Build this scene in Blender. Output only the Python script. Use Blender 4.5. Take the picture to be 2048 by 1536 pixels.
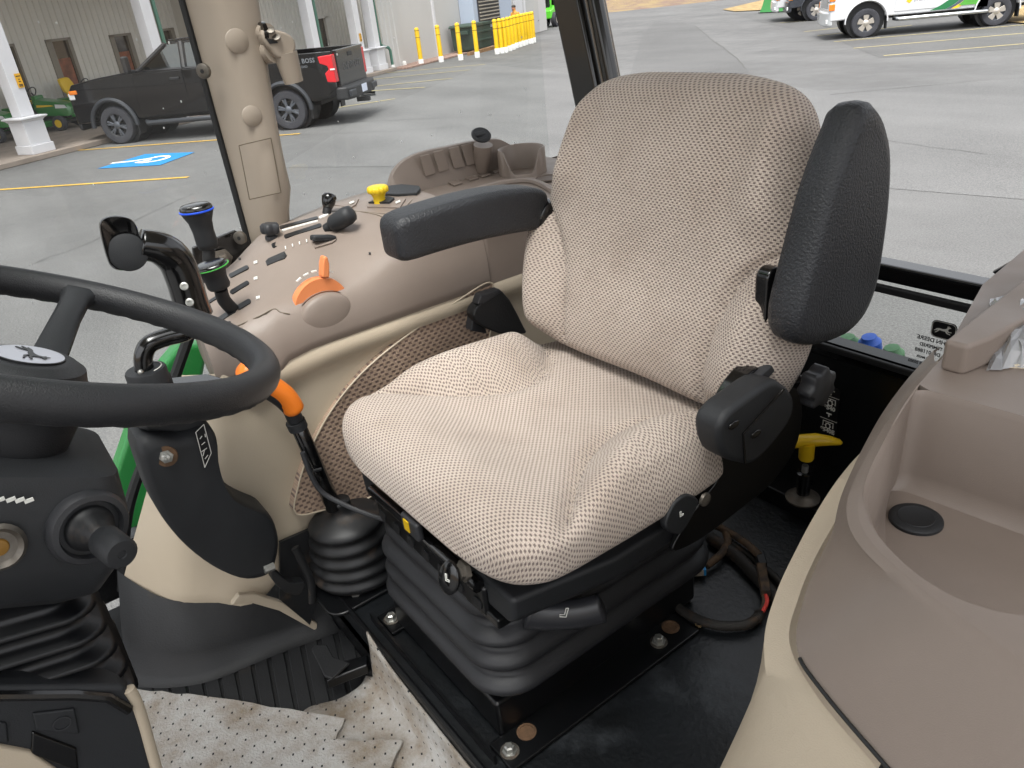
import bpy, math, random
from mathutils import Vector, Matrix
random.seed(7)
R = math.radians
for o in list(bpy.data.objects): bpy.data.objects.remove(o)
scene = bpy.context.scene
COL = scene.collection
# ------------------------------------------------------------------ camera
CAM = Vector((0, 0, 2.35))
FOC, TILT, ROLL, YAW = 1538.0, R(27.2), R(6.5), R(34)
FWD = Vector((math.cos(YAW)*math.cos(TILT), -math.sin(YAW)*math.cos(TILT), -math.sin(TILT)))
_r0 = FWD.cross(Vector((0, 0, 1))).normalized(); _u0 = _r0.cross(FWD)
RIGHT = _r0*math.cos(ROLL) - _u0*math.sin(ROLL); UP = _r0*math.sin(ROLL) + _u0*math.cos(ROLL)
cd = bpy.data.cameras.new('camera'); cam = bpy.data.objects.new('camera', cd); COL.objects.link(cam)
cd.sensor_width = 36; cd.lens = FOC/2048*36; cd.clip_start = 0.02; cd.clip_end = 3000
M = Matrix.Identity(4)
for i in range(3):
    M[i][0] = RIGHT[i]; M[i][1] = UP[i]; M[i][2] = -FWD[i]; M[i][3] = CAM[i]
cam.matrix_world = M
scene.camera = cam
scene.render.resolution_x = 1024; scene.render.resolution_y = 768
# ------------------------------------------------------------------ sky and sun (overcast)
SUN_EL, SUN_AZ = R(68), R(318)
w = bpy.data.worlds.new('World'); scene.world = w; w.use_nodes = True
nt = w.node_tree; bg = nt.nodes['Background']
sk = nt.nodes.new('ShaderNodeTexSky'); sk.sky_type = 'NISHITA'; sk.sun_disc = False
sk.sun_elevation = SUN_EL; sk.sun_rotation = SUN_AZ; sk.air_density = 1.0; sk.dust_density = 5.0; sk.ozone_density = 1.0
hs = nt.nodes.new('ShaderNodeHueSaturation'); hs.inputs['Saturation'].default_value = 0.16
nt.links.new(sk.outputs[0], hs.inputs['Color']); nt.links.new(hs.outputs[0], bg.inputs[0])
bg.inputs[1].default_value = 0.15
sl = bpy.data.lights.new('sun', 'SUN'); so = bpy.data.objects.new('sun', sl); COL.objects.link(so)
sl.energy = 1.15; sl.angle = R(28); sl.color = (1, 0.97, 0.93)
_sd = Vector((math.sin(SUN_AZ)*math.cos(SUN_EL), math.cos(SUN_AZ)*math.cos(SUN_EL), math.sin(SUN_EL)))
so.rotation_euler = _sd.to_track_quat('Z', 'Y').to_euler(); so.location = (0, 0, 30)
vs = scene.view_settings; vs.view_transform = 'Standard'; vs.look = 'None'; vs.gamma = 1; vs.exposure = 1.4
# ------------------------------------------------------------------ helpers: a photo ray meets a real plane
def ray(x, y): return FWD + RIGHT*((x-1024)/FOC) - UP*((y-768)/FOC)
def PL(x, y, p0, n):
    d = ray(x, y); n = Vector(n); return CAM + d*(((Vector(p0)-CAM).dot(n))/d.dot(n))
def ZP(x, y, z): return PL(x, y, (0, 0, z), (0, 0, 1))
def XP(x, y, v): return PL(x, y, (v, 0, 0), (1, 0, 0))
def YP(x, y, v): return PL(x, y, (0, v, 0), (0, 1, 0))
V = Vector
def lerp(a, b, t): return a + (b-a)*t
def sst(a, b, x):
    t = max(0.0, min(1.0, (x-a)/(b-a))); return t*t*(3-2*t)
def spline(pts, n=8, closed=False):
    pts = [V(p) for p in pts]; out = []; m = len(pts)
    for i in range(m if closed else m-1):
        if closed: p = [pts[(i+k-1) % m] for k in range(4)]
        else: p = [pts[max(0, i-1)], pts[i], pts[i+1], pts[min(m-1, i+2)]]
        for k in range(n):
            t = k/n
            out.append(0.5*((2*p[1]) + (p[2]-p[0])*t + (2*p[0]-5*p[1]+4*p[2]-p[3])*t*t + (3*p[1]-p[0]-3*p[2]+p[3])*t**3))
    if not closed: out.append(pts[-1])
    return out
def interp(tab, x):
    if x <= tab[0][0]: return tab[0][1]
    for i in range(len(tab)-1):
        if x <= tab[i+1][0]:
            x0, y0 = tab[i]; x1, y1 = tab[i+1]; x2 = tab[max(0, i-1)]; x3 = tab[min(len(tab)-1, i+2)]
            h = x1-x0; t = (x-x0)/h
            m0 = (y1-x2[1])/(x1-x2[0]) if x1 != x2[0] else 0; m1 = (x3[1]-y0)/(x3[0]-x0) if x3[0] != x0 else 0
            return (2*t**3-3*t*t+1)*y0+(t**3-2*t*t+t)*h*m0+(-2*t**3+3*t*t)*y1+(t**3-t*t)*h*m1
    return tab[-1][1]
# ------------------------------------------------------------------ materials
def lin(h):
    h = h.lstrip('#'); o = []
    for i in (0, 2, 4):
        c = int(h[i:i+2], 16)/255; o.append(c/12.92 if c <= .04045 else ((c+.055)/1.055)**2.4)
    return (*o, 1)
MATS = {}
def mat(name, col, rough=.5, metal=0, bump=0, bscale=300, var=0, vscale=6, var2=None, rvar=0, coat=0, trans=0, emit=0, spec=.5, sheen=0, dirt=None, dscale=4, damt=.5):
    m = bpy.data.materials.new(name); m.use_nodes = True; t = m.node_tree; b = t.nodes['Principled BSDF']
    c = lin(col) if isinstance(col, str) else (*col, 1)
    b.inputs['Base Color'].default_value = c; b.inputs['Roughness'].default_value = rough; b.inputs['Metallic'].default_value = metal
    b.inputs['Specular IOR Level'].default_value = spec
    if coat: b.inputs['Coat Weight'].default_value = coat; b.inputs['Coat Roughness'].default_value = .05
    if trans: b.inputs['Transmission Weight'].default_value = trans
    if sheen: b.inputs['Sheen Weight'].default_value = sheen
    tc = t.nodes.new('ShaderNodeTexCoord'); src = None
    if var or dirt:
        nz = t.nodes.new('ShaderNodeTexNoise'); nz.inputs['Scale'].default_value = vscale; nz.inputs['Detail'].default_value = 6
        t.links.new(tc.outputs['Object'], nz.inputs['Vector'])
        mx = t.nodes.new('ShaderNodeMix'); mx.data_type = 'RGBA'
        c2 = lin(var2) if var2 else tuple(min(1, k*(1-var)) for k in c[:3])+(1,)
        c1 = c if var2 else tuple(min(1, k*(1+var)) for k in c[:3])+(1,)
        mr = t.nodes.new('ShaderNodeMapRange'); mr.inputs[1].default_value = .35; mr.inputs[2].default_value = .65
        t.links.new(nz.outputs[0], mr.inputs[0]); t.links.new(mr.outputs[0], mx.inputs['Factor'])
        mx.inputs['A'].default_value = c1; mx.inputs['B'].default_value = c2; src = mx.outputs['Result']
    if dirt:
        n2 = t.nodes.new('ShaderNodeTexNoise'); n2.inputs['Scale'].default_value = dscale; n2.inputs['Detail'].default_value = 8; n2.inputs['Roughness'].default_value = .65
        t.links.new(tc.outputs['Object'], n2.inputs['Vector'])
        m2 = t.nodes.new('ShaderNodeMapRange'); m2.inputs[1].default_value = .66-.3*damt; m2.inputs[2].default_value = .86-.2*damt; m2.inputs[4].default_value = min(1, .4+damt*.6)
        t.links.new(n2.outputs[0], m2.inputs[0])
        mx2 = t.nodes.new('ShaderNodeMix'); mx2.data_type = 'RGBA'; t.links.new(m2.outputs[0], mx2.inputs['Factor'])
        t.links.new(src, mx2.inputs['A']); mx2.inputs['B'].default_value = lin(dirt); src = mx2.outputs['Result']
        mr3 = t.nodes.new('ShaderNodeMapRange'); mr3.inputs[3].default_value = rough; mr3.inputs[4].default_value = min(1, rough+.35)
        t.links.new(m2.outputs[0], mr3.inputs[0]); t.links.new(mr3.outputs[0], b.inputs['Roughness'])
    elif rvar:
        n3 = t.nodes.new('ShaderNodeTexNoise'); n3.inputs['Scale'].default_value = vscale*1.7; n3.inputs['Detail'].default_value = 5
        t.links.new(tc.outputs['Object'], n3.inputs['Vector'])
        mr3 = t.nodes.new('ShaderNodeMapRange'); mr3.inputs[1].default_value = .3; mr3.inputs[2].default_value = .7; mr3.inputs[3].default_value = max(.03, rough-rvar); mr3.inputs[4].default_value = min(1, rough+rvar)
        t.links.new(n3.outputs[0], mr3.inputs[0]); t.links.new(mr3.outputs[0], b.inputs['Roughness'])
    if src: t.links.new(src, b.inputs['Base Color'])
    if bump:
        nb = t.nodes.new('ShaderNodeTexNoise'); nb.inputs['Scale'].default_value = bscale; nb.inputs['Detail'].default_value = 3
        t.links.new(tc.outputs['Object'], nb.inputs['Vector'])
        bp = t.nodes.new('ShaderNodeBump'); bp.inputs['Strength'].default_value = bump; bp.inputs['Distance'].default_value = .6/bscale
        t.links.new(nb.outputs[0], bp.inputs['Height']); t.links.new(bp.outputs[0], b.inputs['Normal'])
    if emit:
        b.inputs['Emission Color'].default_value = c; b.inputs['Emission Strength'].default_value = emit
    MATS[name] = m; return m
def nodes(m): return m.node_tree, m.node_tree.nodes['Principled BSDF']
def math_(t, op, a, b=None):
    n = t.nodes.new('ShaderNodeMath'); n.operation = op
    for i, s in enumerate((a, b)):
        if s is None: continue
        if isinstance(s, (int, float)): n.inputs[i].default_value = s
        else: t.links.new(s, n.inputs[i])
    return n.outputs[0]
def glass(name, tint, refl=.06, dust=0.0):
    m = bpy.data.materials.new(name); m.use_nodes = True; t = m.node_tree; t.nodes.remove(t.nodes['Principled BSDF'])
    out = t.nodes['Material Output']; tr = t.nodes.new('ShaderNodeBsdfTransparent'); tr.inputs[0].default_value = lin(tint)
    gl = t.nodes.new('ShaderNodeBsdfGlossy'); gl.inputs['Roughness'].default_value = .02
    fr = t.nodes.new('ShaderNodeFresnel'); fr.inputs[0].default_value = 1.45
    k = math_(t, 'MULTIPLY', fr.outputs[0], refl/.04)
    k = math_(t, 'MINIMUM', k, .5)
    mx = t.nodes.new('ShaderNodeMixShader'); t.links.new(k, mx.inputs[0]); t.links.new(tr.outputs[0], mx.inputs[1]); t.links.new(gl.outputs[0], mx.inputs[2])
    res = mx.outputs[0]
    if dust:
        df = t.nodes.new('ShaderNodeBsdfDiffuse'); df.inputs[0].default_value = (.75, .75, .74, 1)
        tc = t.nodes.new('ShaderNodeTexCoord'); nz = t.nodes.new('ShaderNodeTexNoise'); nz.inputs['Scale'].default_value = 7; nz.inputs['Detail'].default_value = 8
        t.links.new(tc.outputs['Object'], nz.inputs['Vector'])
        f = math_(t, 'MULTIPLY', nz.outputs[0], dust)
        m2 = t.nodes.new('ShaderNodeMixShader'); t.links.new(f, m2.inputs[0]); t.links.new(res, m2.inputs[1]); t.links.new(df.outputs[0], m2.inputs[2]); res = m2.outputs[0]
    t.links.new(res, out.inputs[0]); MATS[name] = m; return m
# ------------------------------------------------------------------ mesh helpers
class MB:
    def __init__(s): s.v = []; s.f = []; s.uv = None
    def add(s, vs, fs):
        o = len(s.v); s.v += [V(p) for p in vs]; s.f += [tuple(i+o for i in f) for f in fs]; return s
    def box(s, c, size, rot=None):
        c = V(c); a, b, d = (k/2 for k in size); rot = rot or Matrix.Identity(3)
        vs = [c + rot @ V((x*a, y*b, z*d)) for x in (-1, 1) for y in (-1, 1) for z in (-1, 1)]
        return s.add(vs, [(0, 1, 3, 2), (4, 6, 7, 5), (0, 4, 5, 1), (2, 3, 7, 6), (0, 2, 6, 4), (1, 5, 7, 3)])
    def loft(s, rings, cap=True, close=False):
        n = len(rings[0]); o = len(s.v); m = len(rings)
        for r in rings: s.v += [V(p) for p in r]
        for i in range(m if close else m-1):
            a = o+i*n; b = o+((i+1) % m)*n
            for k in range(n): s.f.append((a+k, a+(k+1) % n, b+(k+1) % n, b+k))
        if cap and not close:
            s.f.append(tuple(o+k for k in reversed(range(n)))); s.f.append(tuple(o+(m-1)*n+k for k in range(n)))
        return s
    def tube(s, path, r, n=12, cap=True, close=False, flat=1.0, upv=None):
        path = [V(p) for p in path]; m = len(path); rings = []; prev = None
        for i, p in enumerate(path):
            a = path[(i-1) % m] if (close or i > 0) else path[0]; b = path[(i+1) % m] if (close or i < m-1) else path[-1]
            t = (b-a).normalized()
            if prev is None:
                u = V(upv) if upv else (V((0, 0, 1)) if abs(t.z) < .9 else V((1, 0, 0)))
            else: u = prev
            u = (u - t*u.dot(t)).normalized(); prev = u; q = t.cross(u)
            rr = r[i] if isinstance(r, (list, tuple)) else r
            rings.append([p + (u*math.cos(2*math.pi*k/n)*flat + q*math.sin(2*math.pi*k/n))*rr for k in range(n)])
        return s.loft(rings, cap, close)
    def lathe(s, prof, o=(0, 0, 0), axis=(0, 0, 1), n=24, cap=True, scale=(1, 1), xdir=None):
        o = V(o); w_ = V(axis).normalized(); u = V(xdir) if xdir else (V((1, 0, 0)) if abs(w_.x) < .8 else V((0, 1, 0)))
        u = (u - w_*u.dot(w_)).normalized(); q = w_.cross(u)
        return s.loft([[o + w_*h + (u*math.cos(2*math.pi*k/n)*scale[0] + q*math.sin(2*math.pi*k/n)*scale[1])*max(r, 1e-5) for k in range(n)] for r, h in prof], cap)
    def prism(s, pts, ext):
        pts = [V(p) for p in pts]; n = len(pts); ext = V(ext); o = len(s.v)
        s.v += pts + [p+ext for p in pts]
        s.f.append(tuple(o+k for k in reversed(range(n)))); s.f.append(tuple(o+n+k for k in range(n)))
        for k in range(n): s.f.append((o+k, o+(k+1) % n, o+n+(k+1) % n, o+n+k))
        return s
    def grid(s, fn, nu, nv, cu=False):
        o = len(s.v)
        for j in range(nv+1):
            for i in range(nu if cu else nu+1): s.v.append(V(fn(i/nu, j/nv)))
        W = nu if cu else nu+1
        for j in range(nv):
            for i in range(nu):
                a = o+j*W+i; b = o+j*W+(i+1) % W
                s.f.append((a, b, b+W, a+W))
        return s
    def ball(s, c, r, n=14, m=8):
        rx, ry, rz = r if isinstance(r, (tuple, list)) else (r, r, r); c = V(c)
        return s.loft([[c+V((rx*math.sin(a)*math.cos(2*math.pi*k/n), ry*math.sin(a)*math.sin(2*math.pi*k/n), -rz*math.cos(a))) for k in range(n)] for a in [math.pi*(j+.02)/(m+.04) for j in range(m+1)]])
def outline(pts, n=6, closed=True): return spline(pts, n, closed)
def rrect(w, h, r, n=5):
    o = []
    for cx, cy, a0 in ((w/2-r, h/2-r, 0), (-w/2+r, h/2-r, 90), (-w/2+r, -h/2+r, 180), (w/2-r, -h/2+r, 270)):
        for k in range(n+1):
            a = R(a0+90*k/n); o.append((cx+r*math.cos(a), cy+r*math.sin(a)))
    return o
def to3(pts2, o, u, v): o, u, v = V(o), V(u), V(v); return [o+u*a+v*b for a, b in pts2]
ORG = {}
def obj(name, mb, m, parent=None, smooth=40, bevel=0, seg=2, sub=0, solid=0, local=False, uv=None):
    me = bpy.data.meshes.new(name); ob = bpy.data.objects.new(name, me); COL.objects.link(ob)
    if parent is not None: org = ORG.get(parent.name, V((0, 0, 0)))
    else:
        xs = [p.x for p in mb.v]; ys = [p.y for p in mb.v]; zs = [p.z for p in mb.v]
        org = V(((min(xs)+max(xs))/2, (min(ys)+max(ys))/2, min(zs))); ob.location = org
    if local: org0 = V((0, 0, 0))
    else: org0 = org
    me.from_pydata([p-org0 for p in mb.v], [], mb.f)
    if parent is not None: ob.parent = parent; ORG[ob.name] = org
    else: ORG[ob.name] = org
    me.validate()
    import bmesh
    bm = bmesh.new(); bm.from_mesh(me); bmesh.ops.recalc_face_normals(bm, faces=bm.faces); bm.to_mesh(me); bm.free()
    for p in me.polygons: p.use_smooth = smooth > 0
    if 0 < smooth < 170: me.set_sharp_from_angle(angle=R(smooth))
    ms = m if isinstance(m, (list, tuple)) else [m]
    for k in ms: me.materials.append(MATS[k] if isinstance(k, str) else k)
    if solid:
        md = ob.modifiers.new('solid', 'SOLIDIFY'); md.thickness = solid; md.offset = 0
    if sub:
        md = ob.modifiers.new('sub', 'SUBSURF'); md.levels = md.render_levels = sub
    if bevel:
        md = ob.modifiers.new('bevel', 'BEVEL'); md.width = bevel; md.segments = seg; md.limit_method = 'ANGLE'; md.angle_limit = R(32); md.harden_normals = True
    return ob
def thing(name, label, cat, loc=(0, 0, 0), group=None, rot=None):
    e = bpy.data.objects.new(name, None); COL.objects.link(e); e.location = loc; e.empty_display_size = .05
    if rot is not None: e.rotation_euler = rot
    e['label'] = label; e['category'] = cat
    if group: e['group'] = group
    ORG[e.name] = V(loc); return e
def tag(o, label, cat, group=None):
    o['label'] = label; o['category'] = cat
    if group: o['group'] = group
    return o
def struct(o, kind='structure'): o['kind'] = kind; return o
def dup(root, loc=None, rotz=None, label=None):
    r = root.copy(); COL.objects.link(r)
    if loc is not None: r.location = loc
    if rotz is not None: r.rotation_euler = (0, 0, rotz)
    if label: r['label'] = label
    for ch in list(root.children):
        c = ch.copy(); COL.objects.link(c); c.parent = r
        for g in list(ch.children):
            d = g.copy(); COL.objects.link(d); d.parent = c
    return r
def text(name, s, size, o, u, v, m, parent, align='CENTER', local=False, thick=.0006, mirror=False, bold=0):
    cu = bpy.data.curves.new('t', 'FONT'); cu.body = s; cu.size = size; cu.align_x = align; cu.align_y = 'CENTER'; cu.extrude = thick/2; cu.resolution_u = 2; cu.offset = bold
    to = bpy.data.objects.new('t', cu); COL.objects.link(to); dg = bpy.context.evaluated_depsgraph_get()
    me = bpy.data.meshes.new_from_object(to.evaluated_get(dg)); bpy.data.objects.remove(to)
    u = V(u).normalized(); v = V(v).normalized(); n = u.cross(v)
    mb = MB(); o = V(o); k = -1 if mirror else 1
    mb.add([o+u*p.co.x*k+v*p.co.y+n*p.co.z for p in me.vertices], [tuple(f.vertices) for f in me.polygons])
    bpy.data.meshes.remove(me)
    return obj(name, mb, m, parent, smooth=0, local=local)
# ================================================================== outdoor materials
mat('asphalt', '#595958', .8, bump=.5, bscale=90, var=.16, vscale=1.3, rvar=.1)
mat('asphalt_new', '#535352', .78, bump=.5, bscale=90, var=.1, vscale=.9)
mat('asphalt_pale', '#5d5d5c', .72, bump=.5, bscale=80, var=.1, vscale=.7)
mat('crack_tar', '#4c4b49', .9)
mat('line_yellow', '#b8943a', .7, var=.15, vscale=9, dirt='#7d7a70', dscale=6, damt=.25)
mat('line_faded', '#aa9d6e', .8, var=.15, vscale=9, dirt='#77756e', dscale=5, damt=.5)
mat('blue_paint', '#1d78b4', .6, var=.06, vscale=8)
mat('white_paint', '#dcdcd8', .6)
mat('concrete', '#897e74', .85, bump=.3, bscale=60, var=.1, vscale=2, dirt='#6f675f', dscale=1.2, damt=.35)
mat('gravel', '#8d7468', .95, bump=1, bscale=25, var=.35, vscale=18)
mat('dry_grass', '#8f7a52', .95, bump=1, bscale=30, var=.3, vscale=3)
mat('brown_scrub', '#6a574e', .95, bump=1, bscale=6, var=.4, vscale=.9, var2='#82714f')
mat('siding', '#cbc9c3', .55, var=.05, vscale=.7)
mat('siding_white', '#b9b8b6', .55, var=.03, vscale=.5)
mat('trim_white', '#cdcdd0', .5, var=.03, vscale=3)
mat('downpipe_green', '#3f6b5c', .45)
mat('window_frame', '#7d7971', .5)
mat('dark_glass', '#2a2a2c', .06, spec=.8)
mat('poster_rust', '#7d4631', .5, var=.4, vscale=4)
mat('sign_yellow', '#d9a21b', .5)
mat('sign_print', '#3a2c12', .6)
mat('bollard_yellow', '#e3b90f', .4, var=.05, vscale=5)
mat('bollard_white', '#dededb', .6, dirt='#9a968c', dscale=9, damt=.2)
mat('dumpster_green', '#2f4238', .55, var=.12, vscale=4)
mat('unit_blue', '#a8b3c4', .5)
mat('unit_dark', '#23252d', .5)
mat('louver', '#8f887c', .5)
mat('paint_black', '#050507', .2, coat=.5, spec=.4, dirt='#1c1a18', dscale=1.6, damt=.12)
mat('paint_white', '#c6c8ca', .25, coat=.5)
mat('paint_silver', '#bfc2c4', .25, coat=.5, metal=.2)
mat('paint_dark', '#33363c', .25, coat=.5)
mat('plastic_black', '#1b1c1e', .55)
mat('flare_grey', '#2b2e33', .5)
mat('tyre', '#34353a', .85, bump=.4, bscale=60, var=.15, vscale=7)
mat('rim_dark', '#5d6168', .35, metal=.6)
mat('rim_bright', '#c3bdb4', .3, metal=.75)
mat('lamp_red', '#c4141f', .2, coat=.5)
mat('lamp_amber', '#e07a1c', .25, coat=.5)
mat('lamp_clear', '#d8dadb', .15, coat=.6)
mat('chrome', '#c9cccf', .15, metal=1)
mat('decal_green', '#4f9a3a', .3, coat=.4, var=.1, vscale=5)
mat('decal_dkgreen', '#1f6b3f', .3, coat=.4)
mat('decal_grey', '#4a5560', .3, coat=.4)
mat('decal_yellow', '#e9b71e', .3, coat=.4)
mat('plate_white', '#cfd6e6', .4)
mat('emboss', '#3b3d40', .4)
mat('sticker_grey', '#6a6d72', .5)
mat('mower_green', '#1f6d2a', .3, coat=.5)
mat('mower_yellow', '#e0b81a', .45)
mat('loader_green', '#5fd038', .35, coat=.4)
glass('car_glass', '#82958d', .12)
glass('cab_glass', '#f4f6f5', .042, dust=.022)
mat('seat_grey', '#4a4b4d', .8)
mat('skin_tan', '#a9765c', .6); mat('vest', '#c98a3a', .7); mat('trousers', '#2b2d33', .8); mat('hat', '#3a332c', .8)
# asphalt: fine pale aggregate, soft uneven tone
for nm, big in (('asphalt', .16), ('asphalt_new', .13), ('asphalt_pale', .13)):
    m = MATS[nm]; t_, b_ = nodes(m); tc = t_.nodes.new('ShaderNodeTexCoord'); base = b_.inputs['Base Color'].default_value[:3]
    def nz(sc, det, ro=.6, vec=None):
        n = t_.nodes.new('ShaderNodeTexNoise'); n.inputs['Scale'].default_value = sc; n.inputs['Detail'].default_value = det; n.inputs['Roughness'].default_value = ro
        t_.links.new(vec or tc.outputs['Object'], n.inputs['Vector']); return n.outputs[0]
    mp = t_.nodes.new('ShaderNodeMapping'); mp.inputs['Rotation'].default_value = (0, 0, .9); mp.inputs['Scale'].default_value = (.06, .5, 1); t_.links.new(tc.outputs['Object'], mp.inputs[0])
    f1 = nz(55, 3, .7); f2 = nz(.35, 6, .6); f3 = nz(1.0, 5, .6, mp.outputs[0]); f4 = nz(170, 2)
    k = math_(t_, 'ADD', math_(t_, 'MULTIPLY', math_(t_, 'SUBTRACT', f2, .5), big*5), math_(t_, 'MULTIPLY', math_(t_, 'SUBTRACT', f3, .5), big*6))
    k = math_(t_, 'ADD', k, math_(t_, 'MULTIPLY', math_(t_, 'SUBTRACT', f1, .5), 2.0)); k = math_(t_, 'ADD', k, math_(t_, 'MULTIPLY', math_(t_, 'SUBTRACT', f4, .5), 2.0))
    k = math_(t_, 'ADD', k, 1.0); k = math_(t_, 'MAXIMUM', k, .35)
    vm = t_.nodes.new('ShaderNodeVectorMath'); vm.operation = 'SCALE'; vm.inputs[0].default_value = base; t_.links.new(k, vm.inputs['Scale']); t_.links.new(vm.outputs[0], b_.inputs['Base Color'])
# ================================================================== ground
def sheet(name, pts, z, m, parent=None):
    mb = MB(); mb.add([(p[0], p[1], z) for p in pts], [tuple(range(len(pts)))]); return obj(name, mb, m, parent, smooth=0)
lot = struct(obj('parking_lot', MB().add([(-60, -70, 0), (60, -70, 0), (60, 60, 0), (-60, 60, 0)], [(0, 1, 2, 3)]), 'asphalt', smooth=0))
ORG['parking_lot'] = lot.location.copy()
def gp(x, y, z=0): return ZP(x, y, z)
ter = MB()
def hill(i, j):
    x = -400+i*900; y = -500+j*900
    d = math.hypot(x-2, y-2)
    a = math.atan2(-y, x)
    h = -.06 + max(0, d-62)*.17*(0.65+.35*math.sin(a*3+1))
    h = min(h, 60+10*math.sin(x*.02))
    if d > 58: h += 1.2*math.sin(x*.21)*math.cos(y*.17)*min(1, (d-58)/30)
    return (x, y, h)
ter.grid(hill, 120, 120)
struct(obj('hillside', ter, 'brown_scrub'))
# paving bays (older and newer asphalt) and cracks
def patch(name, px, z, m): return struct(sheet(name, [gp(*p) for p in px], z, m, lot))
patch('asphalt_patch', [(740, 225), (970, 129), (1180, 150), (1500, 160), (1640, 182), (2048, 157), (2300, 140), (2300, 420), (1200, 330), (560, 335)], .004, 'asphalt_pale')  # pale bay; its left edge paints in a window-glass reflection
patch('asphalt_patch', [(1310, 42), (1390, 50), (1420, 75), (1450, 95), (1480, 122), (1500, 146), (1260, 150), (1285, 70)], .004, 'asphalt_new')
patch('asphalt_patch', [(1470, 30), (1545, 50), (1650, 70), (1760, 116), (2300, 80), (2300, 30), (1600, 20)], .004, 'asphalt_new')
def crack(px, wd=.02):
    pts = [gp(*p) for p in px]; q = []
    for i in range(len(pts)-1):
        for k in range(6): q.append(pts[i].lerp(pts[i+1], k/6)+V((random.uniform(-.03, .03), random.uniform(-.03, .03), 0)))
    mb = MB(); L = []
    for i in range(len(q)-1):
        t = (q[i+1]-q[i]).normalized(); s = V((-t.y, t.x, 0))*wd*.6*random.uniform(.4, 1); L.append((q[i]+s, q[i]-s))
    for i in range(len(L)-1): mb.add([(p.x, p.y, .008) for p in (*L[i], L[i+1][1], L[i+1][0])], [(0, 1, 2, 3)])
    struct(obj('crack', mb, 'crack_tar', lot, smooth=0))
crack([(1390, 52), (1420, 78), (1445, 95), (1478, 122), (1500, 148)], .03)
crack([(1690, 270), (1860, 296), (2048, 317)], .012)
crack([(70, 525), (160, 495), (290, 430), (430, 368)], .012)
crack([(700, 245), (900, 236), (1120, 225)], .015)
crack([(560, 272), (800, 262), (1120, 238)], .012)
crack([(0, 560), (60, 530), (130, 512)], .008)
crack([(1840, 130), (2048, 128)], .02); crack([(1660, 190), (1850, 172), (2048, 155)], .02)
# painted lines
def pline(a, b, wd=.1, m='line_yellow', name='parking_line', ext=0):
    a, b = gp(*a), gp(*b); t = (b-a).normalized(); b = b+t*ext; s = V((-t.y, t.x, 0))*wd/2
    return struct(sheet(name, [a+s, a-s, b-s, b+s], .009, m, lot))
pline((377, 355), (0, 380), ext=2)
pline((600, 268), (133, 303))
pline((905, 157), (700, 178), .09, 'line_faded'); pline((850, 175), (700, 185), .09, 'line_faded'); pline((790, 198), (480, 246), .09, 'line_faded')
pline((940, 140), (735, 160), .09, 'line_faded'); pline((970, 129), (730, 150), .09, 'line_faded')
for a, b in (((1668, 84), (2048, 50)), ((1707, 97), (2048, 67)), ((1767, 112), (2048, 88)), ((1635, 72), (1760, 58)), ((1608, 64), (1660, 58)), ((1560, 46), (1640, 40))):
    pline(a, b, .09, 'line_faded', ext=1)
# accessible-bay symbol
hb = struct(sheet('accessible_bay_symbol', [gp(*p) for p in ((195, 338), (290, 309), (390, 305), (320, 331))], .009, 'blue_paint', lot))
ho, hu, hv = gp(293, 321), (gp(390, 305)-gp(195, 338)).normalized(), None
hu = V((.16, -.99, 0)); hu = (gp(330, 318)-gp(255, 325)).normalized(); hv = V((-hu.y, hu.x, 0))
mb = MB(); S = .62
arc = [ho+(hu*(.18+.36*math.cos(R(a)))+hv*(.36*math.sin(R(a))))*S*1.3 for a in range(-150, 121, 12)]
mb.tube([(p.x, p.y, .0) for p in arc], .06, 6, flat=.01)
mb.tube([ho-hu*.75+hv*.0, ho-hu*.35], .075, 6, flat=.01); mb.tube([ho-hu*.35, ho-hu*.05+hv*.1, ho+hu*.15+hv*.28], .07, 6, flat=.01); mb.tube([ho-hu*.1-hv*.25, ho+hu*.12-hv*.02], .07, 6, flat=.01)
mb.v = [V((p.x, p.y, .014+p.z*.01)) for p in mb.v]
struct(obj('wheelchair_symbol', mb, 'white_paint', hb, smooth=0))
# ================================================================== shop building
A0 = V((20.8, -1.93, 0)); BU = V((.477, -.879, 0)).normalized(); BN = V((-BU.y*-1*-1, 0, 0)); BN = V((-.879, -.477, 0)).normalized()
def W(t, off, z): return A0+BU*t-BN*off+V((0, 0, z))
mb = MB(); e = .42
mb.prism([W(-14, 5.3, 0), W(-14, -e, 0), W(14.6, -e, 0), W(14.6, 5.3, 0)], (0, 0, .12))
walk = struct(obj('sidewalk', mb, 'concrete', bevel=.02))
mb = MB().prism([W(14.65, .5, .006), W(14.9, -.7, .006), W(24, -.75, .006), W(25.3, .3, .006), W(25.3, .6, .006)], (0, 0, .05))
struct(obj('gravel_bed', mb, 'gravel'))
shop = thing('shop_building', 'long beige ribbed metal shop wall with narrow windows behind white posts', 'building', W(0, 2.6, 0))
def ribbed(t0, t1, off, z0, z1, pitch, depth, holes=()):
    mb = MB(); t = t0
    while t < t1-1e-6:
        te = min(t+pitch, t1); a = te-t
        prof = [(0, 0), (a*.12, depth), (a*.22, depth), (a*.34, 0), (a, 0)]
        segs = [(z0, z1)]
        for h0, h1, b0, b1 in holes:
            if te > h0+1e-4 and t < h1-1e-4:
                segs = [s for q in segs for s in ((q[0], b0), (b1, q[1])) if s[1]-s[0] > .01]
        for s0, s1 in segs:
            for i in range(4):
                (p0, d0), (p1, d1) = prof[i], prof[i+1]
                mb.add([W(t+p0, off-d0, s0), W(t+p1, off-d1, s0), W(t+p1, off-d1, s1), W(t+p0, off-d0, s1)], [(0, 1, 2, 3)])
        t += pitch
    return mb
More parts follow.
